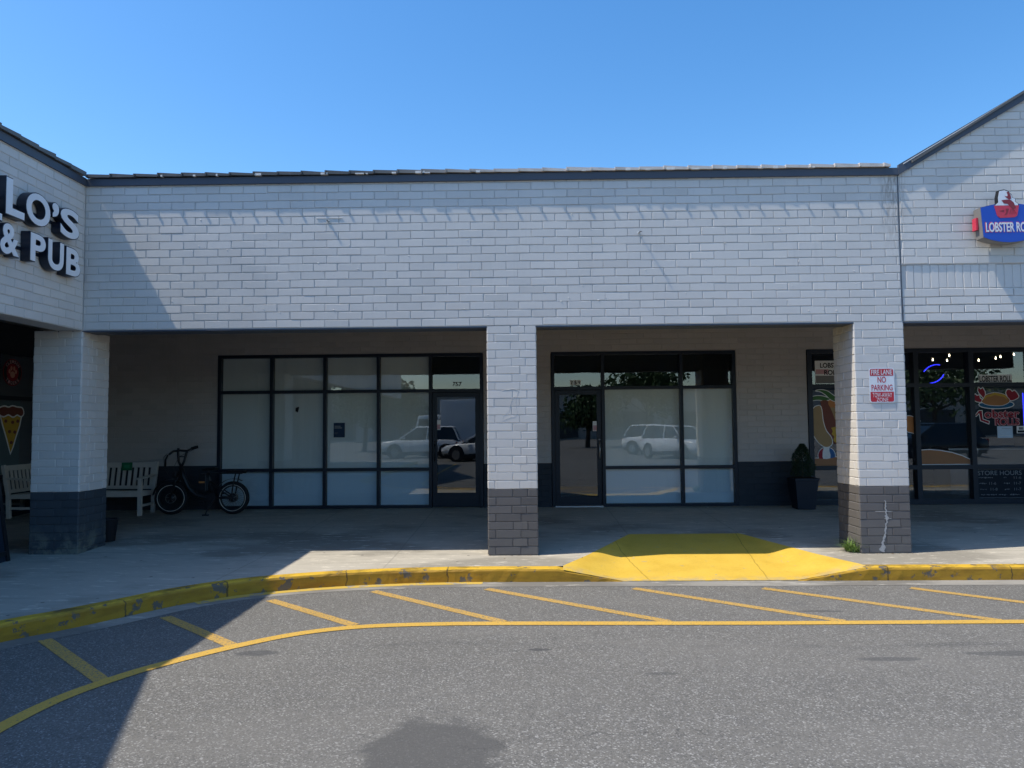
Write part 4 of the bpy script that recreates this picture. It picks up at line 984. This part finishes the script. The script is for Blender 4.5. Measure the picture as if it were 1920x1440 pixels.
MB().tube([(fx+.09,-.22,1.08),(fx+.03,-.24,1.06),(fx-.01,-.25,.97)], .006, 6).build('brake_lever', M['silver'], BK, smooth=True)
cb = MB(); cb.tube([(fx+.05,-.28,1.07),(fx-.04,-.22,1.0),(fx-.06,-.15,.80),(fx-.02,-.06,.66),(fx+.08,-.03,.60)], .004, 5).tube([(fx+.30,.18,1.12),(fx+.08,.1,1.0),(fx+.02,.0,.80),(fx+.10,0,.66)], .004, 5); cb.build('cable', k_, BK)
MB().box(fx+.02, fx+.10, -.05, .05, .66, .74).build('headlight', k_, BK, bevel=.015)
sd = MB(); sd.hexa([(fx+.52,-.02,.755),(fx+.78,-.09,.76),(fx+.78,.09,.76),(fx+.52,.02,.755),(fx+.52,-.025,.79),(fx+.79,-.10,.82),(fx+.79,.10,.82),(fx+.52,.025,.79)]); sd.build('saddle', mt, BK, bevel=.018)
MB().tube([(fx+.645,0,.70),(fx+.64,0,.77)], .016, 8).build('seatpost', k_, BK)
rk = MB(); rk.box(fx+.74, fx+1.27, -.10, -.08, .700, .722).box(fx+.74, fx+1.27, .08, .10, .700, .722)
for k in range(5): rk.box(fx+.76+k*.105, fx+.79+k*.095, -.08, .08, .702, .720)
for s in (-1,1): rk.tube([(rx,s*.085,.30),(rx+.03,s*.09,.52),(rx+.07,s*.09,.70)], .012, 7)
rk.build('rear_rack', k_, BK); MB().box(fx+.98, fx+1.30, -.085, .085, .722, .755).build('rack_pad', mt, BK, bevel=.012)
MB().box(fx+.50, fx+.62, -.055, .055, .40, .70).build('battery', k_, BK, bevel=.012)
MB().box(fx+.50, fx+.60, -.062, -.056, .545, .575).build('reflector', M['paint_orange'], BK)
cr = MB(); cr.lathe((fx+.72,-.05,.29), [(.085,-.006),(.085,.006)], 24, 'y').bar((fx+.72,-.07,.29),(fx+.60,-.075,.23),.02,.014,(0,1,0)).bar((fx+.72,.07,.29),(fx+.84,.075,.35),.02,.014,(0,1,0)); cr.build('crank', k_, BK)
pd = MB(); pd.box(fx+.55, fx+.64, -.17, -.08, .218, .24).box(fx+.80, fx+.89, .08, .17, .34, .362); pd.build('pedal', mt, BK)
MB().tube([(fx+.78,-.05,.27),(fx+.70,-.16,.10),(fx+.68,-.20,.012)], .012, 7).bar((fx+.63,-.2,.012),(fx+.74,-.2,.012),.03,.02).build('kickstand', k_, BK)
for x, r in ((fx,.30),(rx,.30)):
    fd = MB(); a0, a1 = (60,170) if x < 0 else (62,150)
    P = [(x+.325*math.cos(math.radians(a0+(a1-a0)*k/14)), .285+.325*math.sin(math.radians(a0+(a1-a0)*k/14))) for k in range(15)]
    for (p, q), (p2, q2) in zip(P, P[1:]): fd.hexa([(p,-.035,q),(p2,-.035,q2),(p2,.035,q2),(p,.035,q),(p*.999,-.035,q+.004),(p2*.999,-.035,q2+.004),(p2*.999,.035,q2+.004),(p*.999,.035,q+.004)])
    fd.build('mudguard', k_, BK)

# ------------------------------------------------------------------ bin, A-frame, planter, grass
tb = thing('litter_bin', 'small black tapered bin tucked behind the corner pillar', 'bin', (-5.58,.92,walkz(-5.6,.9)), world=False)
MB().lathe((0,0,0), [(.10,0),(.135,.30),(.128,.30),(.095,.012)], 20).build('body', M['black_rubber'], tb); MB().tube([(.137*math.cos(k*.314),.137*math.sin(k*.314),.30) for k in range(20)], .008, 6, closed=True).build('rim', M['black_metal'], tb)
af = thing('sandwich_board', 'dark folding pavement board cut off by the left edge', 'board', (-6.22,-.70,walkz(-5.9,-.7)), world=False)
M['board_navy'] = flatmat('board_navy', (.010,.020,.038), .5, .4, 0, .2, 6)
for s in (-1, 1):
    x0, x1 = s*.20, s*.05
    q = MB(); q.hexa([(x0,-.30,0),(x0-s*.03,-.30,0),(x0-s*.03,.30,0),(x0,.30,0),(x1,-.30,.95),(x1-s*.03,-.30,.95),(x1-s*.03,.30,.95),(x1,.30,.95)]); pnl = q.build('panel', M['board_navy'], af, bevel=.004)
    q = MB(); q.bar((s*.21,-.29,.0),(s*.06,-.29,.95),.02,.05,(0,1,0)).bar((s*.21,.29,.0),(s*.06,.29,.95),.02,.05,(0,1,0)).bar((s*.195,-.26,.10),(s*.195,.26,.10),.02,.05); q.build('rail', M['black_metal'], af)
MB().box(-.03,.03,-.25,.25,.93,.965).build('hinge', M['steel_grey'], af)
MB().poly([(.196,-.315,.04),(.170,-.315,.16),(.150,-.315,.16),(.176,-.315,.04)]).build('pale_mark', M['steel_grey'], af)

PL = thing('planter', 'tall square dark planter with a clipped shrub beside the mural window', 'planter', (5.0,3.83,walkz(5,3.8)), world=False)
mb = MB(); a, c_ = .150, .200
mb.hexa([(-a,-a,0),(a,-a,0),(a,a,0),(-a,a,0),(-c_,-c_,.50),(c_,-c_,.50),(c_,c_,.50),(-c_,c_,.50)]); mb.box(-.212,.212,-.212,.212,.50,.535); mb.build('pot', M['pot'], PL, bevel=.006)
MB().box(-.185,.185,-.185,.185,.5355,.542).build('soil', M['soil'], PL)
def leaf_mat(name, a, b_):
    t = NT(name); g = t.n('ShaderNodeNewGeometry'); c = t.mix(g.outputs['Random Per Island'], a, b_); t.b.inputs['Subsurface Weight'].default_value = 0; return t.done(c, .55, .3)
M['shrub'] = leaf_mat('shrub_leaf', (.012,.030,.016), (.035,.070,.030)); M['leaf'] = leaf_mat('tree_leaf', (.025,.055,.016), (.075,.125,.035)); M['grassm'] = leaf_mat('grass_blade', (.10,.20,.04), (.30,.42,.12))
M['bark'] = flatmat('bark', (.09,.07,.055), .9, .1, 0, .3, 12)
rnd = random.Random(17); mb = MB()
for k in range(5200):
    h = rnd.random()**.85; t = rnd.uniform(0, 6.283); rr_ = (.185*(1-h**2.6)+.02)*(.88+.2*math.sin(t*3+h*9))*rnd.random()**.25
    p = V((rr_*math.cos(t), rr_*math.sin(t), .55+h*.56)); d = V((rnd.gauss(0,.5)+math.cos(t)*.6, rnd.gauss(0,.5)+math.sin(t)*.6, rnd.uniform(.2,1.3))).normalized(); s = d.cross(V((rnd.random()-.5,rnd.random()-.5,rnd.random()-.5))).normalized()
    l, w = rnd.uniform(.022,.042), rnd.uniform(.005,.010); mb.poly([p-s*w, p+d*l*.5-s*w*.3, p+d*l, p+d*l*.5+s*w, ])
mb.build('shrub', M['shrub'], PL, recalc=False); MB().tube([(0,0,.54),(0,0,.95)], [.018,.006], 6).build('stem', M['bark'], PL)
mb = MB(); rnd = random.Random(4)
for k in range(260):
    t = rnd.uniform(0, 6.283); r0 = rnd.random()**.5*.085; p = V((4.215+r0*math.cos(t)*.9, .15+r0*math.sin(t)*1.4, 0)); p.z = walkz(p.x, p.y)
    d = V((rnd.gauss(-.35,.65), rnd.gauss(-.3,.55), 1)).normalized(); l = rnd.uniform(.07,.24); s = d.cross(V((0,0,1))).normalized()*.0035 if d.cross(V((0,0,1))).length > .01 else V((.003,0,0))
    q = p + d*l*.6; e = p + d*l + V((d.x,d.y,-.5))*l*.35; mb.poly([p-s, p+s, q+s*.8, q-s*.8]); mb.poly([q-s*.8, q+s*.8, e])
tag(mb.build('grass_tuft', M['grassm'], recalc=False), 'tuft of green grass growing at the foot of the right pillar', 'grass')
mb = MB(); rnd = random.Random(40); M['litter'] = leaf_mat('dry_leaf', (.16,.09,.04), (.40,.30,.20))
for k in range(70):
    if k < 45: x = rnd.choice((rnd.uniform(-.32,.32), rnd.uniform(4.25,4.9))); y = -.02-abs(rnd.gauss(0,.02))
    else: x, y = rnd.uniform(-3,6), rnd.uniform(-.6,3.5)
    z = walkz(x,y)+.004; a = rnd.uniform(0,6.28); s = rnd.uniform(.006,.016); mb.poly([(x+s*math.cos(a),y+s*math.sin(a),z),(x-s*.5*math.sin(a),y+s*.5*math.cos(a),z+s*.4),(x-s*math.cos(a),y-s*math.sin(a),z+.002),(x+s*.5*math.sin(a),y-s*.5*math.cos(a),z)])
o = mb.build('dry_leaves', M['litter'], recalc=False); o['kind'] = 'stuff'; o['label'] = 'dry leaf crumbs scattered at the pillar feet'; o['category'] = 'litter'

# ------------------------------------------------------------------ the car park behind the viewer (seen in the glass)
def paint(name, c): return flatmat(name, c, .25, .6, 0, .03)
M['car_glass'] = flatmat('car_glass', (.012,.016,.02), .08, .6)
M['tyre'] = M['black_rubber']; M['lamp'] = flatmat('lamp_clear', (.7,.7,.72), .15, .6); M['tail'] = flatmat('tail_red', (.4,.01,.01), .2, .6)
def car(name, label, col, loc, rz, kind='suv', proto=None):
    T = thing(name, label, 'car', loc, rz, 'cars parked across the lane', world=False)
    H = 1.66 if kind == 'suv' else 1.44; belt = .98 if kind == 'suv' else .90; hood = .95 if kind == 'suv' else .84
    st = [(-2.25,.40,.62,.72),(-2.18,.30,.86,.84),(-1.7,.24,belt,.90),(-.4,.22,belt,.92),(.7,.22,belt-.02,.92),(1.3,.24,hood,.91),(1.95,.28,hood-.08,.86),(2.2,.34,hood-.22,.76),(2.26,.42,.6,.68)]
    mb = MB(); rings = []
    for x, z0, z1, w in st:
        pts = [(w*.86,z0),(w,z0+.14),(w*1.0,(z0+z1)/2),(w*.97,z1-.06),(w*.86,z1)]; ring = [mb.vert((x,y,z)) for y, z in pts] + [mb.vert((x,-y,z)) for y, z in pts[::-1]]; rings.append(ring)
    for A_, B_ in zip(rings, rings[1:]):
        for k in range(10): mb.f.append([A_[k], A_[(k+1)%10], B_[(k+1)%10], B_[k]])
    mb.f.append(rings[0]); mb.f.append(rings[-1][::-1])
    mb.build('body', col, T, smooth=True)
    bx = -2.05 if kind == 'suv' else -1.75; rx0 = -1.75 if kind == 'suv' else -1.05; rx1 = .25; fx_ = 1.15
    gl = MB(); gl.hexa([(bx,-.80,belt-.03),(fx_,-.80,belt-.03),(fx_,.80,belt-.03),(bx,.80,belt-.03),(rx0,-.62,H-.06),(rx1,-.62,H-.06),(rx1,.62,H-.06),(rx0,.62,H-.06)]); gl.build('window', M['car_glass'], T)
    rf = MB(); rf.hexa([(rx0-.05,-.64,H-.06),(rx1+.08,-.64,H-.06),(rx1+.08,.64,H-.06),(rx0-.05,.64,H-.06),(rx0+.1,-.52,H),(rx1-.1,-.52,H),(rx1-.1,.52,H),(rx0+.1,.52,H)])
    for s in (-1, 1):
        for a, b_ in (((bx,belt-.03),(rx0,H-.05)),((fx_,belt-.03),(rx1,H-.05)),((-.35,belt-.03),(-.40,H-.05))): rf.bar((a[0],s*.805,a[1]),(b_[0],s*.63,b_[1]),.07,.05,(0,1,0))
    rf.build('roof', col, T, bevel=.02)
    for x in (-1.4, 1.38):
        for s in (-1, 1):
            w = MB().lathe((x,s*.84,.33), [(.20,-.11),(.33,-.09),(.335,0),(.33,.09),(.20,.11)], 26, 'y').build('wheel', M['tyre'], T, smooth=False)
            MB().lathe((x,s*.84+s*.10,.33), [(.215,-.02),(.215,.015),(.05,.02)], 20, 'y').build('rim', M['silver'], w)
    sl = MB()
    for s in (-1, 1):
        sl.box(-2.0, 2.0, min(s*.90,s*.935), max(s*.90,s*.935), .20, .36)
        for x in (-1.4, 1.38): sl.lathe((x, s*.90, .36), [(.40,-.025),(.42,.0),(.40,.025)], 22, 'y')
    sl.build('lower_trim', M['tyre'], T)
    for s in (-1, 1):
        MB().box(2.10, 2.23, s*.62-.12, s*.62+.12, hood-.30, hood-.18).build('headlight', M['lamp'], T); MB().box(-2.235, -2.12, s*.66-.10, s*.66+.10, .70, .88).build('taillight', M['tail'], T)
        MB().box(.78, .92, s*.96-.06, s*.96+.06, belt+.02, belt+.14).build('mirror', col, T)
    MB().box(-2.285,-2.26,-.25,.25,.52,.64).build('number_plate', M['sign_white'], T)
    return T
cw, cb_, cr_, ck_, cs = paint('car_white',(.78,.79,.80)), paint('car_blue',(.03,.10,.32)), paint('car_red',(.38,.02,.03)), paint('car_black',(.012,.013,.016)), paint('car_silver',(.50,.51,.53))
GR = -.146
car('parked_car', 'white parked suv mirrored in the papered pane of storefront 759', cw, (7.9,-19.4,GR), math.radians(64), 'suv')
car('parked_car', 'blue parked car mirrored beside the white suv', cb_, (10.2,-19.2,GR), math.radians(66), 'sedan')
car('parked_car', 'red parked suv mirrored beyond the blue car', cr_, (12.4,-19.6,GR), math.radians(64), 'suv')
car('parked_car', 'white parked hatchback mirrored behind the white suv', cw, (8.0,-24.4,GR), math.radians(40), 'suv')
car('parked_car', 'black parked suv mirrored in the glass beside the right pillar', ck_, (19.8,-18.2,GR), math.radians(180), 'suv')
car('parked_car', 'white parked suv mirrored in the fourth papered column', cw, (-5.4,-22.6,GR), math.radians(180), 'suv')
car('parked_car', 'white parked sedan mirrored in the glass of door 757', cw, (-1.6,-18.8,GR), math.radians(195), 'sedan')
car('parked_car', 'silver parked sedan mirrored behind the white sedan', cs, (-1.2,-21.6,GR), math.radians(0), 'sedan')
car('parked_car', 'silver parked suv at the far right of the mirrored row', cs, (27,-19.5,GR), math.radians(100), 'suv')
TR = thing('box_truck', 'white box truck mirrored in the glass of door 757', 'truck', (-2.2,-25.5,GR), 0, world=False)
MB().box(-2.4,2.6,-1.1,1.1,.75,3.2).build('cargo_box', cw, TR, bevel=.04); mb = MB(); mb.hexa([(-4.2,-1.0,.5),(-2.45,-1.0,.5),(-2.45,1.0,.5),(-4.2,1.0,.5),(-3.7,-.95,2.3),(-2.45,-.95,2.4),(-2.45,.95,2.4),(-3.7,.95,2.3)]); mb.build('cab', cw, TR, bevel=.06)
MB().box(-3.7,-2.8,-1.02,1.02,1.45,2.1).build('window', M['car_glass'], TR)
for x in (-3.4, 1.5):
    for s in (-1, 1): MB().lathe((x,s*.85,.42), [(.2,-.13),(.42,-.11),(.42,.11),(.2,.13)], 22, 'y').build('wheel', M['tyre'], TR)

def tree(label, loc, h, r, seed, n=2600):
    T = thing('tree', label, 'tree', loc, 0, 'trees beyond the car park', world=False); rnd = random.Random(seed)
    tk = MB(); tk.tube([(0,0,0),(.05,0,h*.25),(.0,.1,h*.5),(.1,0,h*.85)], [.2,.15,.11,.03], 8); cl = []
    for k in range(9):
        a = k*2.4+rnd.random(); z0 = h*rnd.uniform(.28,.6); q = V((math.cos(a)*r*rnd.uniform(.35,.8), math.sin(a)*r*rnd.uniform(.35,.8), z0+h*rnd.uniform(.1,.3))); tk.tube([(0,0,z0),tuple(V((0,0,z0)).lerp(q,.5)+V((0,0,.1))),tuple(q)], [.07,.05,.015], 6); cl.append((q, r*rnd.uniform(.32,.5)))
    for k in range(8): a = rnd.uniform(0,6.28); cl.append((V((math.cos(a)*r*.4*rnd.random(), math.sin(a)*r*.4*rnd.random(), h*rnd.uniform(.5,.92))), r*rnd.uniform(.3,.5)))
    tk.build('trunk', M['bark'], T); mb = MB()
    for k in range(n):
        c, cr__ = rnd.choice(cl); d = V((rnd.gauss(0,1),rnd.gauss(0,1),rnd.gauss(0,.8))).normalized(); p = c + d*cr__*rnd.random()**.4; u = V((rnd.gauss(0,1),rnd.gauss(0,1),rnd.gauss(0,1))).normalized(); w = u.orthogonal().normalized(); s = rnd.uniform(.12,.26)
        mb.poly([p-u*s, p-w*s*.5, p+u*s, p+w*s*.5])
    mb.build('crown', M['leaf'], T, recalc=False)
for k, (x, y, h, r) in enumerate(((4.8,-37,4.2,2.4),(8.6,-33,5.9,3.0),(-8.0,-31,4.6,2.2),(-11,-34,5.2,2.8),(16,-35,4.6,2.6),(28,-33,7.5,4),(-20,-36,5.5,3.0),(-2.0,-40,3.6,2.4))):
    tree(['low full tree mirrored behind storefront 759','tree mirrored in the middle transom of storefront 759','dark tree mirrored left of the box truck','broad tree far left of the white sedan','small tree beyond the blue and red cars','biggest tree beyond the black suv','leafy tree at far left of the mirrored row','round tree straight behind the viewer'][k], (x,y,GR), h, r, 50+k)
FB = thing('plaza_building', 'low pale shop building with a red sign across the car park', 'building', (0,-62,GR), 0, world=False)
M['far_wall'] = flatmat('far_pale_wall', (.42,.40,.37), .8, .2, 0, .1, 1); M['far_dark'] = flatmat('far_dark_opening', (.04,.045,.05), .5, .4)
MB().box(-45,55,-8,0,0,5.2).build('wall', M['far_wall'], FB); MB().box(-45.3,55.3,-8.3,.3,5.2,5.6).build('roof', M['far_dark'], FB)
for k in range(12): MB().box(-40+k*8,-34+k*8,.003,.06,.2,3.0).build('window', M['far_dark'], FB)
MB().box(20,28,.05,.3,3.6,4.7).build('sign_board', M['sign_red'], FB)
def pole(label, x, y):
    T = thing('lamp_post', label, 'lamp post', (x,y,GR), 0, 'car park lamp posts', world=False); MB().tube([(0,0,0),(0,0,.7)], .25, 12).build('base', M['gutter'], T); MB().tube([(0,0,.7),(0,0,8)], [.09,.06], 8).build('post', M['black_metal'], T); MB().box(-.15,.9,-.15,.15,8,8.12).build('lamp_head', M['black_metal'], T)
pole('tall lamp post mirrored above door 759', .8, -30); pole('tall lamp post at the right of the car park', 14, -29)

# ------------------------------------------------------------------ light, sky, camera
sd = V((.57,.130,-1)).normalized()
sun = bpy.data.lights.new('sun', 'SUN'); sun.energy = 5.0; sun.angle = math.radians(.5); sun.color = (1,.925,.79)
so = bpy.data.objects.new('sun', sun); COL.objects.link(so); so.rotation_euler = sd.to_track_quat('-Z', 'Y').to_euler(); so.location = (-20,-5,30)
w = bpy.data.worlds.new('World'); S.world = w; w.use_nodes = True; nt = w.node_tree; bg = nt.nodes['Background']
sk = nt.nodes.new('ShaderNodeTexSky'); sk.sky_type = 'NISHITA'; sk.sun_disc = False
toS = -sd; sk.sun_elevation = math.asin(toS.z); sk.sun_rotation = math.atan2(toS.x, toS.y)
sk.air_density = 1.0; sk.dust_density = .6; sk.ozone_density = 1.6; sk.altitude = 0
hs = nt.nodes.new('ShaderNodeHueSaturation'); hs.inputs['Saturation'].default_value = 1.33; hs.inputs['Value'].default_value = 1.54
nt.links.new(sk.outputs[0], hs.inputs['Color']); nt.links.new(hs.outputs[0], bg.inputs['Color']); bg.inputs['Strength'].default_value = .15

cam = bpy.data.cameras.new('camera'); cam.sensor_width = 36; cam.lens = 36*1386.43/1920; cam.clip_end = 2000; cam.clip_start = .05
co = bpy.data.objects.new('camera', cam); COL.objects.link(co)
yaw, pit, rol = -.0158, .0547, -.0087
cy_, sy_, cp, sp, cr2, sr = math.cos(yaw), math.sin(yaw), math.cos(pit), math.sin(pit), math.cos(rol), math.sin(rol)
fwd = V((sy_*cp, cy_*cp, sp)); r0 = V((cy_, -sy_, 0)); u0 = r0.cross(fwd); rt = r0*cr2 + u0*sr; up = u0*cr2 - r0*sr
co.matrix_world = Matrix(((rt.x,up.x,-fwd.x,.1479),(rt.y,up.y,-fwd.y,-9.2201),(rt.z,up.z,-fwd.z,1.6073),(0,0,0,1)))
S.camera = co
S.view_settings.view_transform = 'Standard'; S.view_settings.look = 'None'; S.view_settings.exposure = 0; S.view_settings.gamma = 1
S.cycles.max_bounces = 10; S.cycles.transparent_max_bounces = 12; S.cycles.caustics_reflective = False; S.cycles.caustics_refractive = False
S.cycles.use_denoising = True
for o in list(bpy.data.objects):
    if 'worldspace' in o.keys(): del o['worldspace']
